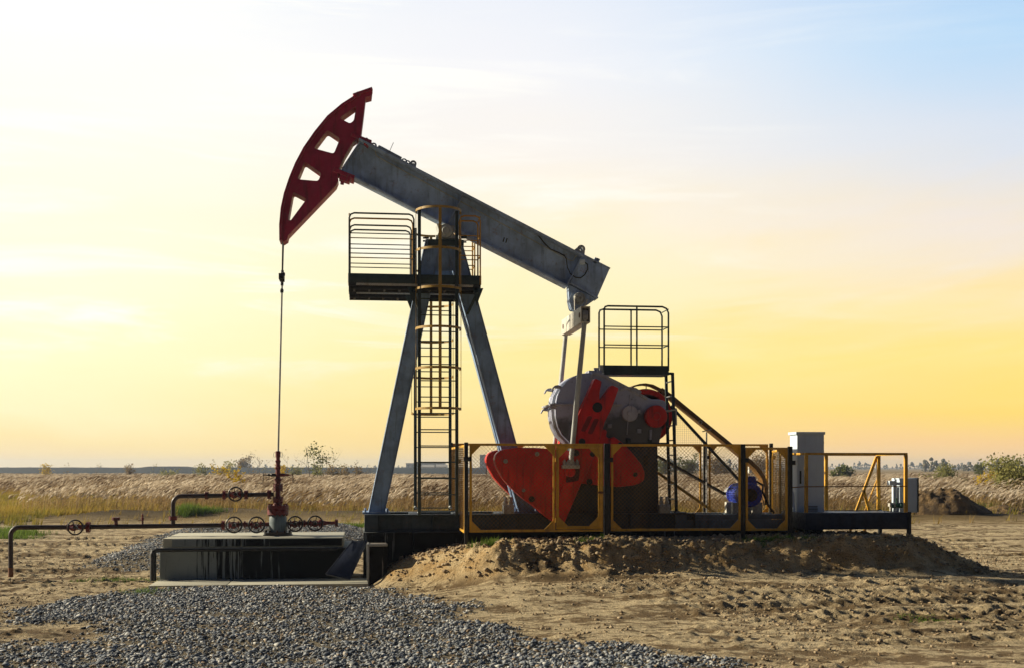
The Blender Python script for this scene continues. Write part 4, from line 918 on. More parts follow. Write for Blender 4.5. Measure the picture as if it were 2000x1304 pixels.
for i in range(9):
    k = .06 + i * .106; MB().tube([(t0.x + (t1.x - t0.x) * k, SY0 + .02, t0.z + (zsk - t0.z) * k), (t0.x + (t1.x - t0.x) * k, SY1 - .02, t0.z + (zsk - t0.z) * k)], .014, 7).build('rung', ZINC, lad)

# =================================================================== FENCES
def frame_panel(a, c, z0, z1, name, par, mat=YELLOW, w=.042, guss=.16, mesh=True, splits=()):
    """yellow angle frame with corner gussets and a diamond mesh, between two plan points"""
    a, c = Vector((a[0], a[1], 0)), Vector((c[0], c[1], 0)); d = (c - a); L = d.length; d.normalize(); nrm = Vector((-d.y, d.x, 0))
    if nrm.y > 0: nrm = -nrm                     # towards the viewer
    pt = lambda s_, z_, o=0: a + d * s_ + Vector((0, 0, z_)) + nrm * o
    mb = MB()
    mb.bar(pt(0, z0 + w / 2), pt(L, z0 + w / 2), .03, w, side=nrm); mb.bar(pt(0, z1 - w / 2), pt(L, z1 - w / 2), .03, w, side=nrm)
    for s_ in (w / 2, L - w / 2): mb.bar(pt(s_, z0 + w), pt(s_, z1 - w), .03, w, side=nrm)
    for s_ in splits: mb.bar(pt(s_, z0 + w), pt(s_, z1 - w), .03, w, side=nrm)
    edges = [w] + [e for s_ in splits for e in (s_ - w / 2, s_ + w / 2)] + [L - w]
    for i in range(0, len(edges), 2):
        e0, e1 = edges[i], edges[i + 1]
        for s_, ds in ((e0, guss), (e1, -guss)):
            for z_, dz in ((z0 + w, guss), (z1 - w, -guss)):
                q = [pt(s_, z_), pt(s_ + ds, z_), pt(s_, z_ + dz)]
                mb.add([x - nrm * .009 for x in q] + [x + nrm * .009 for x in q], [(0, 1, 2), (5, 4, 3), (0, 3, 4, 1), (1, 4, 5, 2), (2, 5, 3, 0)])
    fr = mb.build(name, mat, par, .003)
    if mesh:
        ms = MB(); x0, x1, y0, y1 = w, L - w, z0 + w, z1 - w; st = .074; r_ = .0016
        for sg in (1, -1):
            k = -(y1 - y0)
            while k < (x1 - x0):
                # strand s = x0 + k + u, z = y0 + u (or mirrored)
                u0, u1 = max(0, -k), min(y1 - y0, x1 - x0 - k)
                if u1 - u0 > .02:
                    f_ = (lambda u: pt(x0 + k + u, y0 + u if sg > 0 else y1 - u, -.006 * sg * .5))
                    ms.bar(f_(u0), f_(u1), .003, r_ * 2, side=nrm)
                k += st
        ms.build('wire_mesh', MESHY, fr)
    return fr
def post(x, y, z0, z1, par, w=.075, mat=BLACK):
    mb = MB(); mb.box(x - w / 2, x + w / 2, y - w / 2, y + w / 2, z0, z1)
    po = mb.build('post', mat, par, .006)
    MB().box(x - w / 2 - .012, x + w / 2 + .05, y - w / 2 - .018, y - w / 2 - .002, z1 - .34, z1 - .26).build('clamp', mat, po, .002)
    return po
FY = -1.95; fz = lambda py, px=1100: W(px, py, FY).z; fx = lambda px: W(px, 950, FY).x
ff = thing('front_fence', 'near yellow-framed mesh fence with a gate in front of the counterweights', 'fence', (fx(1180), FY, .85))
p1 = frame_panel((fx(917), FY), (fx(1084.5), FY), fz(1037.5), fz(865.5), 'fence_panel', ff)
MB().bar((fx(1084), FY, fz(865.5) - .02), (fx(1178), FY, fz(865.5) - .02), .03, .04).bar((fx(1084), FY, fz(1037.5) + .02), (fx(1178), FY, fz(1037.5) + .02), .03, .04).bar((fx(1176), FY, fz(1037.5) + .04), (fx(1176), FY, fz(865.5) - .04), .03, .036).build('gate_frame', YELLOW, ff, .003)
gt = frame_panel((fx(1086), FY - .012), (fx(1173.5), FY - .012), fz(1032), fz(869.5), 'gate', ff, guss=.17, w=.05)
for py in (893, 1011): MB().cyl((fx(1085), FY - .035, fz(py)), (fx(1085), FY - .035, fz(py + 8)), .014, 8).build('hinge', YELLOW, gt)
MB().box(fx(1166), fx(1178), FY - .045, FY - .03, fz(963), fz(959)).build('latch', GUARD, gt, .003)
p2 = frame_panel((fx(1193), FY), (fx(1446.5), FY), fz(1037), fz(866.5, 1300), 'fence_panel', ff)
p3 = frame_panel((fx(1456), FY), (fx(1538), FY), fz(1035.5, 1500), fz(873, 1500), 'fence_panel', ff)
for px, t_, b_, w_ in ((910.5, 863, 1062, .068), (1185.5, 865, 1055, .10), (1451, 866.5, 1052, .075), (1543, 871, 1052, .075)): post(fx(px), FY, W(px, b_, FY).z, W(px, t_, FY).z, ff, w_)
RY = 1.7; rx = lambda px: W(px, 950, RY).x; rz = lambda py, px=1300: W(px, py, RY).z
rf = thing('rear_fence', 'far yellow-framed mesh fence behind the pumpjack and motor', 'fence', (rx(1300), RY, .5))
for a, c_ in ((884, 1000), (1006, 1120), (1127, 1244), (1250, 1370), (1384, 1500)): frame_panel((rx(a), RY), (rx(c_), RY), rz(1010), rz(866), 'fence_panel', rf)
for px in (881, 1003, 1123.5, 1247, 1377, 1506): post(rx(px), RY, .1, rz(864.5), rf, .07)
lf = thing('left_fence', 'short yellow mesh fence run at the ladder end of the pumpjack', 'fence', (fx(908), -.1, .6))
xl = fx(909); e = (rx(880), RY); lp = lambda t_: (xl + (e[0] - xl) * t_, FY + (e[1] - FY) * t_)
frame_panel(lp(.03), lp(.52), fz(1037.5) - .02, fz(868), 'fence_panel', lf); frame_panel(lp(.56), lp(.97), fz(1037.5), fz(868), 'fence_panel', lf); post(*lp(.54), .2, fz(866), lf, .06)
rg = thing('right_fence', 'short yellow mesh fence run beside the tall cabinet', 'fence', (fx(1543), 0, .6))
e0 = (fx(1543), FY); e1 = (rx(1508), RY); lp = lambda t_: (e0[0] + (e1[0] - e0[0]) * t_, e0[1] + (e1[1] - e0[1]) * t_)
frame_panel(lp(.03), lp(.5), fz(1036, 1500), fz(874, 1500), 'fence_panel', rg); frame_panel(lp(.53), lp(.97), fz(1036, 1500), fz(874, 1500), 'fence_panel', rg)

# =================================================================== CABINETS AND RAILED STAND ON THE RIGHT
CY = -.1; cb_ = thing('control_cabinet', 'tall pale control cabinet standing beside the right end of the fence', 'cabinet', W(1582, 1012, CY))
a, c = W(1557, 848, CY), W(1609.5, 1010, CY)
MB().box(a.x, c.x, CY, CY + .42, c.z, a.z).build('cabinet_body', WHITE, cb_, .008)
MB().box(a.x - .03, c.x + .015, CY - .03, CY + .45, a.z + .001, W(1580, 842.5, CY).z).build('cabinet_roof', WHITE, cb_, .006)
MB().box(a.x + .035, c.x - .03, CY - .010, CY - .002, c.z + .04, a.z - .03).build('cabinet_door', WHITE, cb_, .003)
mb = MB().box(a.x + .05, a.x + .075, CY - .035, CY - .011, c.z + .72, c.z + .90).box(a.x + .045, a.x + .08, CY - .02, CY - .0105, c.z + .68, c.z + .94); mb.build('door_handle', DARK, cb_, .004)
for i in range(5): MB().box(a.x + .16, c.x - .14, CY - .016, CY - .0105, c.z + .10 + i * .03, c.z + .115 + i * .03).build('vent_slot', DARK, cb_)
mb = MB()
for i in range(9): zq = c.z + .12 + i * .17; mb.box(c.x + .001, c.x + .012, CY + .03, CY + .06, zq, zq + .05)
mb.build_each('door_hinge', DARK, cb_)
mb = MB().box(a.x - .012, a.x + .03, CY + .05, CY + .12, -.1, c.z).box(c.x - .05, c.x, CY + .05, CY + .12, -.1, c.z).box(a.x - .012, c.x, CY + .3, CY + .38, -.1, c.z); mb.build_each('cabinet_leg', BLACK, cb_)
mb = MB(); mb.tube([W(1549, 960, CY + .1), W(1550, 985, CY), W(1552, 1003, CY - .05), W(1556, 1012, CY - .1)], .02, 6); mb.tube([W(1546, 978, CY), W(1550, 992, CY - .1), W(1554, 1012, CY - .1)], .014, 6); mb.build_each('cable_drop', WHITE, cb_)
TY = -1.0; TY2 = .35; st = thing('railed_stand', 'black sided equipment stand with yellow handrail at the right end', 'equipment stand', W(1672, 1040, TY))
tx = lambda px, Y=TY: W(px, 950, Y).x; tz = lambda py, px=1670: W(px, py, TY).z
MB().box(tx(1573), tx(1773), TY, TY + .03, tz(1033), tz(1000.5)).box(tx(1773) - .03, tx(1773), TY + .03, TY2, tz(1033), tz(1000.5)).box(tx(1573), tx(1573) + .03, TY + .03, TY2, tz(1033), tz(1000.5)).box(tx(1573), tx(1773), TY2, TY2 + .03, tz(1033), tz(1000.5)).build('side_skirt', NAVY, st, .006)
MB().box(tx(1573) + .031, tx(1773) - .031, TY + .031, TY2 - .001, tz(1006), tz(1002)).build('deck', GRATE, st)
mb = MB()
for x, y in ((1774, TY), (1774, TY2)): mb.box(tx(1773) + .001, tx(1773) + .065, y - .02, y + .06, -.1, tz(999))
mb.box(tx(1573) + .01, tx(1573) + .08, TY + .04, TY + .11, -.1, tz(1030)); mb.box(tx(1573) + .01, tx(1573) + .08, TY2 - .1, TY2 - .03, -.1, tz(1030)); mb.box(tx(1600), tx(1621), TY + .4, TY + .9, -.1, tz(1033) - .002)
mb.build_each('stand_leg', BLACK, st, .004)
zr = tz(885.5); wr = .062
for nm, segs in (('handrail', [((tx(1571), TY), (tx(1771.5), TY)), ((tx(1571) + .03, TY + .035), (tx(1571) + .03, TY2)), ((tx(1571), TY2 + .035), (tx(1771.5), TY2 + .035)), ((tx(1771.5) - .03, TY + .035), (tx(1771.5) - .03, TY2))]),):
    for a_, c_ in segs: MB().bar((*a_, zr), (*c_, zr), wr, .045, side=(a_[1] - c_[1], c_[0] - a_[0], 0)).build(nm, YELLOW, st, .005)
for x, y in ((1574.5, TY), (1769, TY), (1613.5, None), (1716, None)):
    if y is None: xx = W(x, 950, TY2 + .035).x; yy = TY2 + .035
    else: xx = tx(x); yy = TY
    MB().box(xx - .032, xx + .032, yy - .03, yy + .03, tz(1000), zr - .023).build('rail_post', YELLOW, st, .005)
mb = MB(); mb.bar(W(1712, 891, TY2 + .07), W(1671, 1000, TY2 + .07), .05, .055); mb.bar(W(1687, 957, TY2 + .07), W(1698, 1000, TY2 + .07), .05, .05); mb.bar(W(1713, 936, TY2 + .3), W(1688, 1000, TY2 + .3), .03, .03)
mb.bar(W(1671, 1000, TY2 + .07), W(1659, 1040, TY2 + .07), .05, .05); mb.bar(W(1698, 1000, TY2 + .07), W(1687, 1040, TY2 + .07), .05, .05)
mb.build_each('diagonal_brace', YELLOW, st, .004)
MB().tube([W(1547, 951, TY - .05), W(1572, 949.5, TY - .035), W(1650, 949.2, TY - .036), W(1700, 949.0, TY - .036), W(1770, 948.5, TY - .035)], .010, 6).build('chain_wire', GUARD, st)
BX = .05; mbx = thing('meter_box', 'white metal meter box with pipe fittings on the railed stand', 'meter box', W(1770, 1001, BX))
a, c = W(1748, 933, BX), W(1792, 1000, BX)
MB().box(W(1757, 933, BX).x, c.x, BX, BX + .38, c.z, a.z).build('box_body', WHITE, mbx, .008)
MB().box(W(1762, 936, BX).x, c.x - .02, BX - .010, BX - .002, c.z + .02, W(1770, 955, BX).z).build('box_door', WHITE, mbx, .003)
MB().box(c.x + .001, c.x + .02, BX - .02, BX + .39, c.z + .01, a.z + .01).build('side_flange', DARK, mbx, .003)
mb = MB(); mb.tube([W(1748, 935, BX - .1), W(1748, 999, BX - .1)], .035, 12); mb.tube([W(1754, 950, BX - .12), W(1754, 999, BX - .12)], .024, 10); mb.box(W(1731, 940, BX).x, W(1743, 940, BX).x, BX - .16, BX - .04, W(1735, 947, BX).z, W(1735, 938, BX).z); mb.tube([W(1743, 943, BX - .1), W(1760, 944, BX - .1)], .03, 10)
mb.build_each('riser_pipe', WHITE, mbx, .003)
mb = MB(); mb.lathe(W(1751, 986, BX - .15), (1, 0, 0), [(0, -.12), (.055, -.12), (.055, -.07), (.04, -.06), (.04, .06), (.055, .07), (.055, .12), (0, .12)], 14); mb.tube([W(1751, 986, BX - .15), W(1751, 972, BX - .15)], .02, 8); mb.build('green_valve', painted('green_valve_paint', (.03, .13, .09), .5), mbx)
MB().box(W(1730, 982, BX).x, W(1741, 982, BX).x, BX - .2, BX - .1, W(1735, 988, BX).z, W(1735, 981, BX).z).tube([W(1740, 985, BX - .15), W(1740, 999, BX - .15)], .03, 8).build('small_meter', CREAM, mbx, .004)

# =================================================================== LOOSE STONES, REEDS, GRASS
def leafy(name, ramps, trans=.35, rough=.8):
    """two-part plant material: attribute 'part' 0 stem to 1 tip, 'rnd' per plant"""
    m, t, b = new_mat(name); a1 = t.new('ShaderNodeAttribute', attribute_name='part').outputs['Fac']; a2 = t.new('ShaderNodeAttribute', attribute_name='rnd').outputs['Fac']
    c = t.mix(a1, t.ramp(a2, ramps[0]), t.ramp(a2, ramps[1]))
    t.put(b.inputs['Base Color'], c); b.inputs['Roughness'].default_value = rough; b.inputs['Specular IOR Level'].default_value = .15
    tr = t.new('ShaderNodeBsdfTranslucent'); t.put(tr.inputs[0], c); mx = t.new('ShaderNodeMixShader'); mx.inputs[0].default_value = trans
    t.l.new(b.outputs[0], mx.inputs[1]); t.l.new(tr.outputs[0], mx.inputs[2]); out = [n for n in t.n if n.type == 'OUTPUT_MATERIAL'][0]; t.l.new(mx.outputs[0], out.inputs[0])
    return m
ico = bmesh.new(); bmesh.ops.create_icosphere(ico, subdivisions=1, radius=1); ICO = np.array([v.co[:] for v in ico.verts]); ICOF = np.array([[v.index for v in f.verts] for f in ico.faces]); ico.free()
def scatter_stones(name, pts, sizes, mat, flat=.48):
    n = len(pts); sc = np.stack([sizes * rng.uniform(.75, 1.45, n), sizes * rng.uniform(.65, 1.1, n), sizes * flat * rng.uniform(.6, 1.15, n)], -1)
    V = ICO[None] * (1 + rng.uniform(-.42, .30, (n, len(ICO), 1))) * sc[:, None, :]
    a = rng.uniform(0, 6.28, n); b_ = rng.normal(0, .6, n)
    ca_, sa = np.cos(a)[:, None], np.sin(a)[:, None]; cb2, sb2 = np.cos(b_)[:, None], np.sin(b_)[:, None]
    x, y, z = V[..., 0], V[..., 1], V[..., 2]; y, z = y * cb2 - z * sb2, y * sb2 + z * cb2; x, y = x * ca_ - y * sa, x * sa + y * ca_
    co_ = np.stack([x, y, z], -1) + pts[:, None, :]; F_ = ICOF[None] + (np.arange(n) * len(ICO))[:, None, None]
    me = bpy.data.meshes.new(name); np_mesh(me, co_.reshape(-1, 3), F_.reshape(-1, 3)); attr(me, 'rnd', np.repeat(rng.random(n), len(ICO)))
    return link(name, me, mat)
m, t, b = new_mat('crushed_stone'); rn = t.new('ShaderNodeAttribute', attribute_name='rnd').outputs['Fac']; p = t.new('ShaderNodeTexCoord').outputs['Object']
c = t.ramp(rn, [(0, (.06, .07, .085)), (.3, (.13, .15, .175)), (.6, (.27, .285, .30)), (.8, (.44, .44, .42)), (.9, (.62, .60, .54)), (.93, (.22, .15, .09)), (1, (.40, .29, .18))])
t.put(b.inputs['Base Color'], t.mix(t.noise(p, 60, 4, .7), t.vmath('MULTIPLY', c, (.6, .6, .6)), c)); b.inputs['Roughness'].default_value = .8; bump(t, b, t.noise(p, 160, 3), .5, .004)
STONE = m
def sample(poly, n, power=1.0):
    lo, hi = poly.min(0) - .4, poly.max(0) + .4; q = rng.uniform(lo, hi, (n, 2)); return q
def stones_in(poly, dens, smin, smax):
    lo, hi = poly.min(0) - .5, poly.max(0) + .5; n = int((hi - lo).prod() * dens); q = rng.uniform(lo, hi, (n, 2))
    dep, lat = cam_uv(q[:, 0], q[:, 1]); vis = (np.abs(lat) < dep * .44) & (dep > 12.3); q = q[vis]
    g_ = gravel_mask(q[:, 0], q[:, 1]); keep = rng.random(len(q)) < np.clip(g_ * 1.1, .0, 1) ** 1.6 * (.30 + .70 * sm(fbm(q[:, 0], q[:, 1], .7, 5, 201, .68), -.22, .14)); q = q[keep]
    z = height(q[:, 0], q[:, 1])[0]; s_ = smin + (smax - smin) * rng.random(len(q)) ** 2.8
    keep = ~((q[:, 0] > W(285, 1140, -2.2).x) & (q[:, 0] < W(722, 1140, -2.2).x) & (q[:, 1] > G(400, 1143, .06).y - .03) & (q[:, 1] < 1.15)); q, z, s_ = q[keep], z[keep], s_[keep]
    return np.column_stack([q, z + s_ * rng.uniform(-.1, .75, len(q))]), s_
pa, sa_ = stones_in(GRAVEL_FRONT, 1500, .008, .038); pb, sb_ = stones_in(GRAVEL_BACK, 700, .014, .038)
tag(scatter_stones('gravel', np.vstack([pa, pb]), np.concatenate([sa_, sb_]), STONE), 'grey crushed stone gravel spread around the wellhead', 'gravel', kind='stuff')
# clods on the sand and the bank
q = rng.uniform((-13, -11.5), (14, 6), (200000, 2)); dep, lat = cam_uv(q[:, 0], q[:, 1]); hq, tq, gq, sq, _ = height(q[:, 0], q[:, 1])
pz = sm(fbm(q[:, 0], q[:, 1], 1.4, 3, 93), -.1, .5)
keep = (np.abs(lat) < dep * .44) & (dep > 12.3) & (rng.random(len(q)) < (.10 + .5 * pz + .4 * tq + .75 * sq) * (1 - gq)) & ~((q[:, 0] > W(285, 1140, -2.2).x) & (q[:, 0] < fx1) & (q[:, 1] > -2.35) & (q[:, 1] < 1.2) & (q[:, 0] < W(760, 1100, -2).x))
q, hq = q[keep], hq[keep]; s_ = .005 + .030 * rng.random(len(q)) ** 6 + .045 * (sq[keep] > .3) * rng.random(len(q)) ** 7
m, t, b = new_mat('soil_clods'); rn = t.new('ShaderNodeAttribute', attribute_name='rnd').outputs['Fac']; p = t.new('ShaderNodeTexCoord').outputs['Object']
t.put(b.inputs['Base Color'], t.mix(t.noise(p, 50, 4), t.ramp(rn, [(0, (.16, .11, .055)), (.5, (.34, .26, .15)), (1, (.50, .41, .27))]), (.27, .19, .11))); b.inputs['Roughness'].default_value = .95; bump(t, b, t.noise(p, 140, 3), .6, .006)
tag(scatter_stones('soil_clods', np.column_stack([q, hq + s_ * .25]), s_, m, .7), 'small crumbs of sandy soil scattered over the churned ground', 'soil clods', kind='stuff')

# reeds: stem, two leaves and a nodding plume each, leaning with the wind
def reed_field(name, dep, lat, hgt, scale, mat, plume=1.0, lean=.30):
    n = len(dep); x = CAM.x + dep * FW.x + lat * RT.x; y = CAM.y + dep * FW.y + lat * RT.y; z = height(x, y)[0] - .03
    base = np.stack([x, y, z], -1); az_ = rng.uniform(0, np.pi, n)
    ax = np.stack([np.cos(az_), np.sin(az_), np.zeros(n)], -1); bx = np.stack([-np.sin(az_), np.cos(az_), np.zeros(n)], -1)
    wind = np.array([RT.x, RT.y, 0]) * 1.0; ln = (lean + .25 * fbm(x, y, 3.0, 2, 107) + rng.normal(0, .10, n))[:, None] * hgt[:, None]; jit = np.stack([rng.normal(0, .06, n), rng.normal(0, .10, n), np.zeros(n)], -1) * hgt[:, None]
    up = np.array([0, 0, 1.0]); H = hgt[:, None]
    tip = base + up * H * .86 + wind * ln * .45 + jit; w = (.0065 * scale)[:, None]
    mid = base + up * H * .5 + wind * ln * .15 + jit * .4
    L = (.30 * scale * plume * rng.uniform(.7, 1.25, n))[:, None]; pw = (.050 * scale * rng.uniform(.7, 1.3, n))[:, None]
    pd = up * .80 + wind * (.75 + rng.normal(0, .18, n))[:, None]; p1 = tip + pd * L * .5; p2 = tip + (up * .95 + wind * 1.75) * L * .62
    V = [base - ax * w, base + ax * w, tip + ax * w * .6, tip - ax * w * .6]
    l1 = mid + wind * H * .26 + up * H * .10 + ax * H * .12; l2 = mid - up * H * .12 + wind * H * .22 - ax * H * .16
    V += [mid - bx * w * 2.2, mid + bx * w * 2.2, l1, mid - up * H * .2 - bx * w * 2.2, mid - up * H * .2 + bx * w * 2.2, l2]
    for A_, k in ((ax, 1), (bx, .8)):
        V += [tip - A_ * pw * .25, tip + A_ * pw * .25, p1 + A_ * pw * k, p1 - A_ * pw * k, p2]
    V = np.stack(V, 1); nv = V.shape[1]
    T_ = [(0, 1, 2), (0, 2, 3), (4, 5, 6), (7, 8, 9)]
    for o in (10, 15): T_ += [(o, o + 1, o + 2), (o, o + 2, o + 3), (o + 3, o + 2, o + 4)]
    T_ = np.array(T_); Fc = T_[None] + (np.arange(n) * nv)[:, None, None]
    me = bpy.data.meshes.new(name); np_mesh(me, V.reshape(-1, 3), Fc.reshape(-1, 3))
    part = np.zeros(nv); part[10:] = 1; part[2:4] = .2; part[6] = .35; part[9] = .1
    attr(me, 'part', np.tile(part, n)); patch = fbm(x, y, 9, 3, 101) * .9 + fbm(x, y, 2.0, 2, 103) * .5
    attr(me, 'rnd', np.repeat(np.clip(.5 + patch * .75 + rng.normal(0, .26, n), 0, 1), nv))
    return link(name, me, mat)
def band_pts(d0, d1, dens, mask=None):
    n = int(dens * (d1 - d0) * (d1 + d0) * .5 * 1.2); d = np.sqrt(rng.uniform(d0 ** 2, d1 ** 2, n)); l = d * rng.uniform(-.60, .60, n)
    return d, l
REED = leafy('reed', ([(0, (.20, .115, .035)), (.5, (.34, .215, .075)), (1, (.42, .30, .13))], [(0, (.16, .10, .05)), (.4, (.46, .365, .255)), (1, (.78, .69, .55))]), .45)
def clearing(d, l):
    """low green-yellow meadow on the left that interrupts the reeds, in plan"""
    px = 1000 + l / d * FPX; w = fbm(l, d, 6, 3, 111) * 60
    a = sm(-(px + w), -360, -210) * sm(d, 47, 50) * sm(-d, -92, -80) * (1 - .85 * sm(px + w * .5, 0, 70) * sm(-px, -220, -100) * sm(-d, -60, -56))
    a = np.maximum(a, .78 * sm(fbm(l * .45, d, 5.5, 3, 141), .20, .42) * sm(d, 54, 58) * sm(-d, -112, -100))
    return a * np.where((d < 57) & (px + w * .4 > 100), .12, 1)
D, Lr, Hh, Sc = [], [], [], []
for d0, d1, dens, hm, sc in ((50.2, 62, 17, 1.15, 1.05), (62, 85, 10, 1.18, 1.2), (85, 130, 5, 1.02, 1.5), (130, 210, 2.6, .66, 1.8), (210, 300, .9, .40, 2.2)):
    d, l = band_pts(d0, d1, dens)
    ed = 51.0 + 2.0 * fbm(l, l * 0, 9, 3, 71) + 1.4 * fbm(l, d, 2.5, 2, 113); px = 1000 + l / d * FPX
    keep = (d > ed) & (rng.random(len(d)) > clearing(d, l) * .985); d, l = d[keep], l[keep]
    D.append(d); Lr.append(l); Hh.append(hm * (.80 + .38 * fbm(l, d, 10, 3, 115) + rng.normal(0, .11, len(d)) + .42 * fbm(l, d, 3.2, 3, 117))); Sc.append(np.full(len(d), sc))
D, Lr, Hh, Sc = map(np.concatenate, (D, Lr, Hh, Sc)); Hh = np.clip(Hh, .30, np.where(D > 120, 1.1, 1.7))
tag(reed_field('reeds', D, Lr, Hh, Sc, REED), 'wide bed of dry beige reeds with feathery plumes', 'reeds', kind='stuff')

def grass_field(name, x, y, hgt, w, mat, label, cat, lean=.25):
    n = len(x); z = height(x, y)[0] - .01; base = np.stack([x, y, z], -1); V = []
    T_ = []
    for k in range(4):
        a = rng.uniform(0, 6.28, n); o = np.stack([np.cos(a), np.sin(a), np.zeros(n)], -1); sd = np.stack([-np.sin(a), np.cos(a), np.zeros(n)], -1); off = np.stack([rng.normal(0, .06, n), rng.normal(0, .06, n), np.zeros(n)], -1) * (hgt / .35)[:, None]
        h_ = (hgt * rng.uniform(.6, 1.25, n))[:, None]; b0 = base + off; V += [b0 - sd * w[:, None], b0 + sd * w[:, None], b0 + o * h_ * rng.uniform(.15, .5, (n, 1)) + np.array([0, 0, 1.0]) * h_ + np.array([RT.x, RT.y, 0]) * h_ * lean]
        T_.append((k * 3, k * 3 + 1, k * 3 + 2))
    V = np.stack(V, 1); nv = V.shape[1]; Fc = np.array(T_)[None] + (np.arange(n) * nv)[:, None, None]
    me = bpy.data.meshes.new(name); np_mesh(me, V.reshape(-1, 3), Fc.reshape(-1, 3)); attr(me, 'part', np.tile([0, 0, 1.0], 4 * n)); attr(me, 'rnd', np.repeat(np.clip(.5 + fbm(x, y, 4, 3, 121) * .8 + rng.normal(0, .15, n), 0, 1), nv))
    return tag(link(name, me, mat), label, cat, kind='stuff')
MEADOW = leafy('meadow_grass', ([(0, (.13, .13, .02)), (.5, (.26, .20, .035)), (1, (.34, .21, .05))], [(0, (.24, .23, .035)), (.5, (.46, .34, .05)), (1, (.56, .38, .11))]), .4)
d, l = band_pts(45, 112, 16); keep = rng.random(len(d)) < np.maximum(clearing(d, l), 0); d, l = d[keep], l[keep]
d2 = np.concatenate([d]); l2 = np.concatenate([l])
e_, f_ = band_pts(44, 53, 26); pe = 1000 + f_ / e_ * FPX; kk = rng.random(len(e_)) < np.clip(.10 + .9 * sm(fbm(f_, e_, 5, 3, 131), -.05, .4), 0, 1) * np.where(pe < 180, 1.2, np.where(pe > 1780, .15, np.where(pe > 1250, .6, .28))); e_, f_ = e_[kk], f_[kk]
d2, l2 = np.concatenate([d2, e_]), np.concatenate([l2, f_])
xg, yg = CAM.x + d2 * FW.x + l2 * RT.x, CAM.y + d2 * FW.y + l2 * RT.y
grass_field('meadow_grass', xg, yg, rng.uniform(.16, .44, len(xg)), np.full(len(xg), .014), MEADOW, 'yellow-green rough grass in front of and between the reeds', 'grass')
GREEN = leafy('green_grass', ([(0, (.03, .07, .008)), (1, (.07, .12, .015))], [(0, (.10, .20, .02)), (1, (.22, .30, .05))]), .4)
xs, ys, hs_ = [], [], []
for px, py, rx_, ry_, n, h0 in ((395, 1014, .8, .5, 260, .20), (366, 1015, .5, .5, 360, .34), (12, 1046, .9, 1.0, 500, .24), (28, 1052, .7, .7, 200, .2), (690, 1027, 1.6, .8, 420, .14), (1840, 1217, .5, .22, 160, .04), (1790, 1213, .35, .18, 70, .04), (235, 1134, .9, .35, 300, .05), (280, 1160, .35, .5, 90, .07), (1505, 1056, .5, .25, 200, .09), (1560, 1062, .5, .2, 120, .07), (1150, 1052, .3, .12, 70, .09), (960, 1048, .25, .1, 60, .14), (1880, 1003, 3, 1, 600, .3), (1960, 1000, 4, 1.2, 700, .28)):
    q = G(px, py) if not (1100 < px < 1600 or px == 960) else W(px, py, -2.35); xs.append(rng.normal(q.x, rx_ * .5, n)); ys.append(rng.normal(q.y, ry_ * .5, n)); hs_.append(rng.uniform(.6, 1.3, n) * h0)
xs, ys, hs_ = map(np.concatenate, (xs, ys, hs_)); grass_field('green_grass', xs, ys, hs_, .004 + hs_ * .022, GREEN, 'scattered tufts of short green grass on the sand', 'grass', .1)

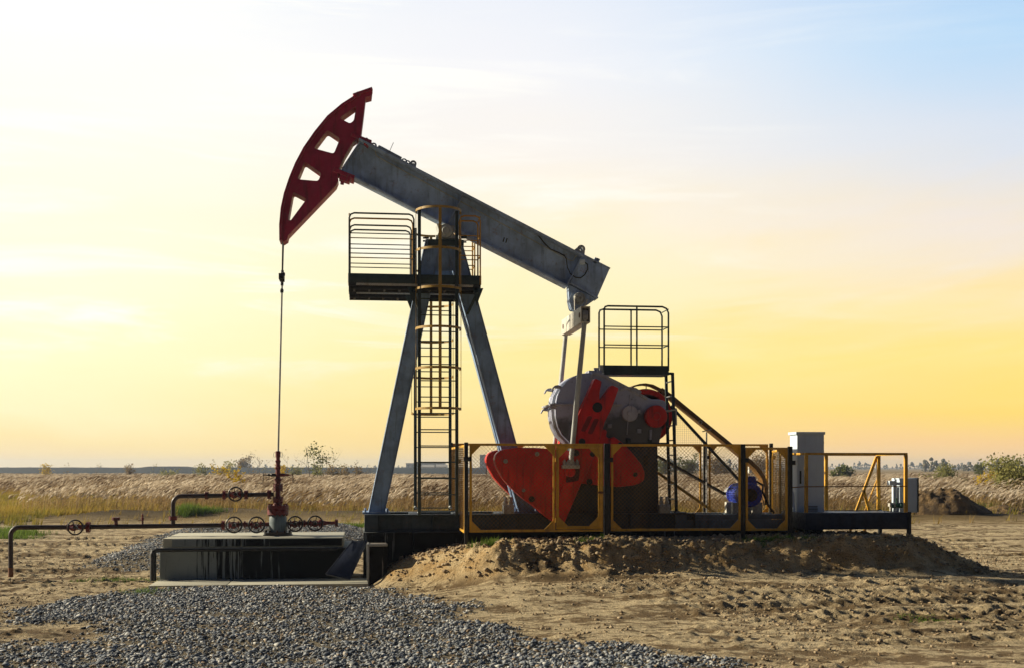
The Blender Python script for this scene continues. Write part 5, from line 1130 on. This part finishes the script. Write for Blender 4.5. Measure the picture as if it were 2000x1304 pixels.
# =================================================================== TREES AND SHRUBS
BARK = painted('bark', (.10, .085, .065), .9, .3, (.04, .03, .025), .4)
def leaf_mat(name, a, c): return leafy(name, ([(0, a), (1, c)], [(0, a), (1, c)]), .4)
LY = leaf_mat('yellow_leaves', (.42, .29, .012), (.70, .50, .04)); LG = leaf_mat('olive_leaves', (.08, .10, .025), (.20, .21, .06)); LB = leaf_mat('brown_leaves', (.18, .12, .045), (.32, .23, .10)); LW_ = leaf_mat('pale_green_leaves', (.15, .17, .05), (.36, .33, .11))
def plant(name, label, cat, px, depth, height_px_top, width_px, leaves, mat, seed, kind='shrub', leaf=.06, group=None, base_z=None, trunk_r=None):
    rs = np.random.default_rng(seed); b0 = F(px, depth); b0.z = gz(b0.x, b0.y) if base_z is None else base_z
    top = EYE + (HZ - height_px_top) / FPX * depth; Ht = top - b0.z; Wd = width_px / FPX * depth
    root = thing(name, label, cat, b0, group); mb = MB(); ends = []
    r0 = trunk_r or max(.015, Ht * .012)
    def branch(p, d, L, r, lev):
        pts = [p]; n = 5; dd = Vector(d)
        for i in range(n):
            dd = (dd + Vector(rs.normal(0, .12, 3)) + Vector((0, 0, .06))).normalized(); pts.append(pts[-1] + dd * L / n)
        mb.tube(pts, [r * (1 - .75 * i / n) for i in range(n + 1)], 5)
        for i in range(2, n + 1): ends.append((pts[i], L, lev))
        if lev > 0:
            for k in range(int(rs.integers(3, 6))):
                i = int(rs.integers(1, n)); a = rs.uniform(0, 6.28); sd = Vector((math.cos(a), math.sin(a), rs.uniform(.35, 1.1))).normalized(); branch(pts[i], sd, L * rs.uniform(.32, .55), r * .5, lev - 1)
    if kind == 'tree': branch(b0 - Vector((0, 0, .1)), Vector((0, 0, 1)), Ht * .95, r0, 2)
    else:
        for k in range(9):
            a = rs.uniform(0, 6.28); q = rs.uniform(0, .35); branch(b0 + Vector((math.cos(a) * Wd * .22 * q * 2, math.sin(a) * Wd * .2 * q, -.05)), Vector((math.cos(a) * q * Wd / Ht * 1.6, math.sin(a) * q * Wd / Ht, 1)).normalized(), Ht * rs.uniform(.55, 1.0), r0 * .6, 1)
    mb.build('trunk', BARK, root)
    if leaves:
        E = np.array([e[0][:] for e in ends]); 
        if kind == 'tree':
            k = E[:, 2] > b0.z + Ht * .25; E = E[k] if k.sum() > 5 else E
            E[:, 0] = b0.x + np.clip(E[:, 0] - b0.x, -Wd * .55, Wd * .55)
        pi = rs.integers(0, len(E), leaves); sp = .10 * min(Wd, Ht) if kind == 'shrub' else .08 * Ht
        c = E[pi] + rs.normal(0, sp, (leaves, 3)) * np.array([1, 1, .8]); c[:, 2] = np.maximum(c[:, 2], b0.z + .02)
        u_ = rs.normal(0, 1, (leaves, 3)); u_ /= np.linalg.norm(u_, axis=1, keepdims=True); v_ = np.cross(u_, rs.normal(0, 1, (leaves, 3))); v_ /= np.linalg.norm(v_, axis=1, keepdims=True)
        sz = leaf * rs.uniform(.6, 1.4, (leaves, 1)); Vv = np.stack([c - u_ * sz, c + v_ * sz * .55, c + u_ * sz, c - v_ * sz * .55], 1)
        me = bpy.data.meshes.new('crown'); np_mesh(me, Vv.reshape(-1, 3), np.arange(leaves * 4).reshape(-1, 4)); cl = vn = rs.random(leaves) * .5 + .5 * (np.sin(c[:, 0] * 3 / max(Wd, .5) * 2) * np.cos(c[:, 2] * 4 / max(Ht, .5)) * .5 + .5)
        attr(me, 'part', np.zeros(leaves * 4)); attr(me, 'rnd', np.repeat(cl, 4)); link('crown', me, mat, root)
    return root
FG = 'slender trees growing beyond the reed bed'; SG = 'shrubs growing beyond the reed bed'
plant('slender_tree', 'bare dark slender tree just right of the wellhead', 'tree', 605, 118, 864, 14, 50, LG, 1, 'tree', .09, FG)
plant('slender_tree', 'slender tree with sparse dark leaves, right of the bare one', 'tree', 622, 118, 869, 20, 230, LG, 2, 'tree', .12, FG)
plant('slender_tree', 'thin leafless sapling left of the grey tower leg', 'tree', 646, 125, 879, 10, 26, LG, 3, 'tree', .09, FG, trunk_r=.02)
plant('slender_tree', 'thin bare sapling close to the right of the stuffing box', 'tree', 563, 128, 886, 9, 12, LB, 4, 'tree', .08, FG, trunk_r=.02)
plant('slender_tree', 'pale leafless spreading tree left of the wellhead', 'tree', 508, 190, 888, 26, 40, LB, 5, 'tree', .1, FG)
plant('slender_tree', 'thin pale sapling standing left of the bare dark tree', 'tree', 597, 150, 872, 10, 14, LG, 12, 'tree', .1, FG, trunk_r=.02)
plant('hazy_tree', 'hazy grey rounded tree above the yellow bush', 'tree', 474, 420, 889, 34, 900, LB, 6, 'shrub', .32, FG)
plant('yellow_tree', 'bright yellow narrow young tree standing in the reeds', 'tree', 465, 66, 912, 17, 1500, LY, 7, 'shrub', .06)
for i, (px, dpt, tp, wd, mt, nm, lb) in enumerate(((428, 170, 903, 22, LY, 'yellow_shrub', 'round yellow shrub left of the yellow young tree'), (450, 180, 900, 26, LW_, 'olive_shrub', 'olive shrub directly behind the yellow young tree'), (553, 165, 907, 16, LY, 'yellow_shrub', 'small yellow shrub at the right of the stuffing box'),
        (578, 175, 910, 24, LW_, 'olive_shrub', 'olive shrub between the wellhead and the bare tree'), (650, 165, 904, 26, LB, 'brown_shrub', 'brown shrub right of the slender leafy tree'), (672, 180, 910, 26, LB, 'brown_shrub', 'low brown shrub nearest the left tower leg'), (330, 200, 912, 64, LW_, 'olive_shrub', 'wide low olive shrub before the embankment'),
        (90, 215, 907, 20, LY, 'yellow_shrub', 'pale yellow shrub before the embankment at far left'), (398, 190, 904, 18, LW_, 'olive_shrub', 'small olive shrub at the end of the embankment'), (255, 230, 906, 20, LB, 'brown_shrub', 'thin brown shrub on the middle of the embankment'), (620, 170, 905, 30, LW_, 'olive_shrub', 'olive shrub at the foot of the slender leafy tree'), (700, 200, 911, 26, LB, 'brown_shrub', 'brown shrub partly behind the left tower leg'))):
    plant(nm, lb, 'shrub', px, dpt, tp, wd * 1.15, 420, mt, 20 + i, 'shrub', .14, SG)
for i, (px, dpt, tp) in enumerate(((421, 160, 896), (440, 190, 899), (487, 150, 893), (522, 170, 895), (586, 165, 897), (634, 140, 884), (664, 170, 896), (690, 180, 900), (722, 190, 899), (300, 210, 904), (186, 220, 905), (130, 215, 904), (765, 200, 897))):
    plant('thin_sapling', 'thin nearly leafless sapling rising above the reeds on the left half', 'sapling', px, dpt, tp, 12, 24, LB if i % 3 else LW_, 80 + i, 'tree', .11, 'thin saplings above the reeds', trunk_r=.022)
plant('olive_shrub', 'wide olive shrub right of the yellow stand handrail', 'shrub', 1838, 115, 905, 92, 2600, LW_, 40, 'shrub', .09, SG)
plant('olive_shrub', 'small pale green shrub above the soil heap', 'shrub', 1880, 72, 929, 46, 1300, LW_, 41, 'shrub', .06, SG)
plant('round_bush', 'small rounded dark bush far off right of the soil heap', 'shrub', 1913, 210, 905, 20, 900, LG, 42, 'shrub', .13, SG)
plant('big_bush', 'tall yellow-green leafy bush at the right edge', 'bush', 1978, 62, 888, 92, 5200, LW_, 43, 'shrub', .07)
plant('big_bush', 'lower yellowish bush left of the tall edge bush', 'bush', 1938, 66, 918, 50, 1800, LY, 44, 'shrub', .055)
plant('big_bush', 'reddish brown bush below the tall edge bush', 'bush', 1975, 55, 945, 70, 1800, LB, 45, 'shrub', .05)
for i, (px, dpt, tp, wd, lb) in enumerate(((1345, 230, 886, 46, 'hazy shrub seen through the fence left of the belt guard'), (1405, 240, 884, 60, 'hazy wide shrub seen through the fence behind the belt guard'), (1300, 230, 893, 40, 'hazy low shrub seen behind the service ladder'), (1490, 260, 882, 50, 'hazy tall shrub seen through the fence above the motor'), (1648, 170, 907, 60, 'brown low shrub right of the tall cabinet'))):
    plant('hazy_shrub', lb, 'shrub', px, dpt, tp, wd, 1300, LB if i % 2 else LG, 60 + i, 'shrub', .2, SG)

# far wood on the horizon: rounded clumps of many sizes, too far to count
pts, szs = [], []
for px0, px1, d, n, hmin, hmax in ((-120, 440, 1500, 60, 1.5, 4), (440, 900, 1300, 130, 2.5, 6), (900, 1650, 1500, 150, 3, 8), (1640, 2120, 1300, 150, 4, 9), (1800, 2060, 620, 60, 3, 7.5), (1250, 1500, 700, 40, 3, 8)):
    for i in range(n):
        q = F(rng.uniform(px0, px1), d * rng.uniform(.93, 1.1)); ht = rng.uniform(hmin, hmax) * rng.uniform(.6, 1)
        for k in range(11):
            f_ = rng.random() ** .7; sp_ = ht * .26 * (1.15 - f_); pts.append((q.x + rng.normal(0, sp_), q.y + rng.normal(0, sp_), ht * f_ * .93)); szs.append(ht * rng.uniform(.07, .16))
m, t, b = new_mat('far_foliage'); rn = t.new('ShaderNodeAttribute', attribute_name='rnd').outputs['Fac']; t.put(b.inputs['Base Color'], t.ramp(rn, [(0, (.05, .06, .035)), (.6, (.09, .085, .05)), (1, (.15, .12, .06))])); b.inputs['Roughness'].default_value = 1
tag(scatter_stones('far_wood', np.array(pts), np.array(szs), m, 1.25), 'hazy line of distant woods along the horizon', 'distant wood', kind='stuff')

# far buildings
WALLW = painted('far_white_wall', (.72, .70, .64), .8, .08, (.5, .48, .42), .2, speck=.1); WALLG = painted('far_grey_wall', (.26, .27, .27), .8, .1, (.2, .2, .2), .2, speck=.1); ROOFG = painted('far_roof', (.30, .28, .25), .8, .1); WIN = painted('far_window', (.04, .05, .06), .3, .1, speck=0)
def building(name, label, px0, px1, d, ptop, mat, floors, gable, seed, nwin):
    a, c = F(px0, d), F(px1, d); ztop = EYE + (HZ - ptop) / FPX * d; u_ = (c - a); L = u_.length; u_.normalize(); back = Vector((-u_.y, u_.x, 0)); dp = max(8, L * .6)
    root = thing(name, label, 'building', (a + c) / 2); ze = ztop - (1.2 if gable else 0)
    cs = [(v.x, v.y) for v in (a, c, c + back * dp, a + back * dp)]; top_box(MB(), cs, -.5, ze).build('wall', mat, root)
    mb = MB()
    if gable:
        v = [a - u_ * .3, c + u_ * .3, c + u_ * .3 + back * dp, a - u_ * .3 + back * dp]; r0, r1 = a - u_ * .3 + back * dp / 2, c + u_ * .3 + back * dp / 2
        mb.add([x + Vector((0, 0, ze + .01)) for x in v] + [x + Vector((0, 0, ztop)) for x in (r0, r1)], [(0, 1, 5, 4), (2, 3, 4, 5), (0, 4, 3), (1, 2, 5), (0, 3, 2, 1)])
    else: top_box(mb, [(v.x, v.y) for v in (a - u_ * .2 - back * .2, c + u_ * .2 - back * .2, c + u_ * .2 + back * (dp + .2), a - u_ * .2 + back * (dp + .2))], ze + .002, ze + .4)
    mb.build('roof', ROOFG if gable else mat, root)
    fh = ze / floors
    for f_ in range(floors):
        for i in range(nwin):
            s0_ = L * (i + .3) / nwin; s1_ = L * (i + .7) / nwin; q0, q1 = a + u_ * s0_ - back * .06, a + u_ * s1_ - back * .06
            MB().bar(q0 + Vector((0, 0, fh * (f_ + .55))), q1 + Vector((0, 0, fh * (f_ + .55))), .1, fh * .45, side=tuple(back)).build('window', WIN, root)
building('white_shed', 'long low white shed far off, seen through the ladder', 824, 847, 640, 906.5, WALLW, 1, True, 1, 3)
building('white_shed', 'smaller white shed right of the long one, far off', 852, 871, 660, 906, WALLW, 1, True, 2, 2)
building('grey_warehouse', 'wide flat grey warehouse far off behind the white sheds', 793, 868, 900, 904.5, WALLG, 1, False, 3, 9)
building('apartment_tower', 'hazy grey apartment tower far off left of the counterweight', 937, 951, 900, 888, WALLG, 9, False, 4, 4)
building('white_hut', 'small pale hut seen through the fence above the motor', 1463, 1479, 330, 899, WALLW, 1, False, 5, 1)
building('white_house', 'tiny pale house far off left of the wellhead', 480, 487, 800, 905, WALLW, 1, True, 6, 1)

# soil heap on the right
def heap(name, label, px, depth, wpx, hpx, seed, cat='soil heap'):
    c = F(px, depth); c.z = gz(c.x, c.y) - .1; Wd = wpx / FPX * depth / 2; Hh_ = hpx / FPX * depth; n = 90; vs = []; fs = []
    for i in range(n):
        for j in range(n):
            a, e = (i / (n - 1) - .5) * 2, (j / (n - 1) - .5) * 2; r_ = math.hypot(a, e * 1.0)
            h_ = max(0, 1 - r_ ** 1.7); k = mnoise.fractal(Vector((a * 2.4 + seed, e * 2.4, seed)), .9, 2.1, 6); k2 = mnoise.noise(Vector((a * 9, e * 9, seed)))
            h_ = h_ * (.88 + .26 * k + .12 * k2) * (1 + .25 * (-a)) if h_ > 0 else 0
            p_ = c + RT * a * Wd * 1.08 + FW * e * Wd * .62; vs.append((p_.x, p_.y, c.z + max(h_, 0) * Hh_ * 1.15 + (.03 * k if r_ < .98 else -.1)))
    for i in range(n - 1):
        for j in range(n - 1): fs.append((i * n + j, i * n + j + 1, (i + 1) * n + j + 1, (i + 1) * n + j))
    m, t, b = new_mat('dug_soil'); p = t.new('ShaderNodeTexCoord').outputs['Object']; n3 = t.noise(p, 9, 6, .7)
    t.put(b.inputs['Base Color'], t.mix(t.rng(t.noise(p, 1.6, 5, .6), .4, .6), t.mix(n3, (.045, .03, .016), (.12, .075, .035)), t.mix(n3, (.13, .08, .03), (.30, .19, .08)))); b.inputs['Roughness'].default_value = .95; bump(t, b, n3, 1.0, .12)
    o = MB().add(vs, fs).build(name, m, None, 0, 180); return tag(o, label, cat)
heap('soil_heap', 'heap of dark dug soil right of the white meter box', 1845, 49.5, 172, 47, 3.3)
heap('soil_heap', 'low dark soil bank with grass at the right edge', 1975, 51.5, 170, 20, 8.1)

# =================================================================== AIR
hb = MB().box(-2600, 3000, -80, 2300, -1.5, 15); hz = hb.build('haze', None)
m = bpy.data.materials.new('haze_air'); m.use_nodes = True; t = NT(m.node_tree); t.n.clear(); pv = t.new('ShaderNodeVolumePrincipled'); o = t.new('ShaderNodeOutputMaterial'); t.l.new(pv.outputs[0], o.inputs['Volume'])
pv.inputs['Color'].default_value = (.70, .82, 1.0, 1); pv.inputs['Density'].default_value = .00030; pv.inputs['Anisotropy'].default_value = .3
hz.data.materials.append(m); tag(hz, 'thin pale haze over the whole field', 'haze', kind='stuff')
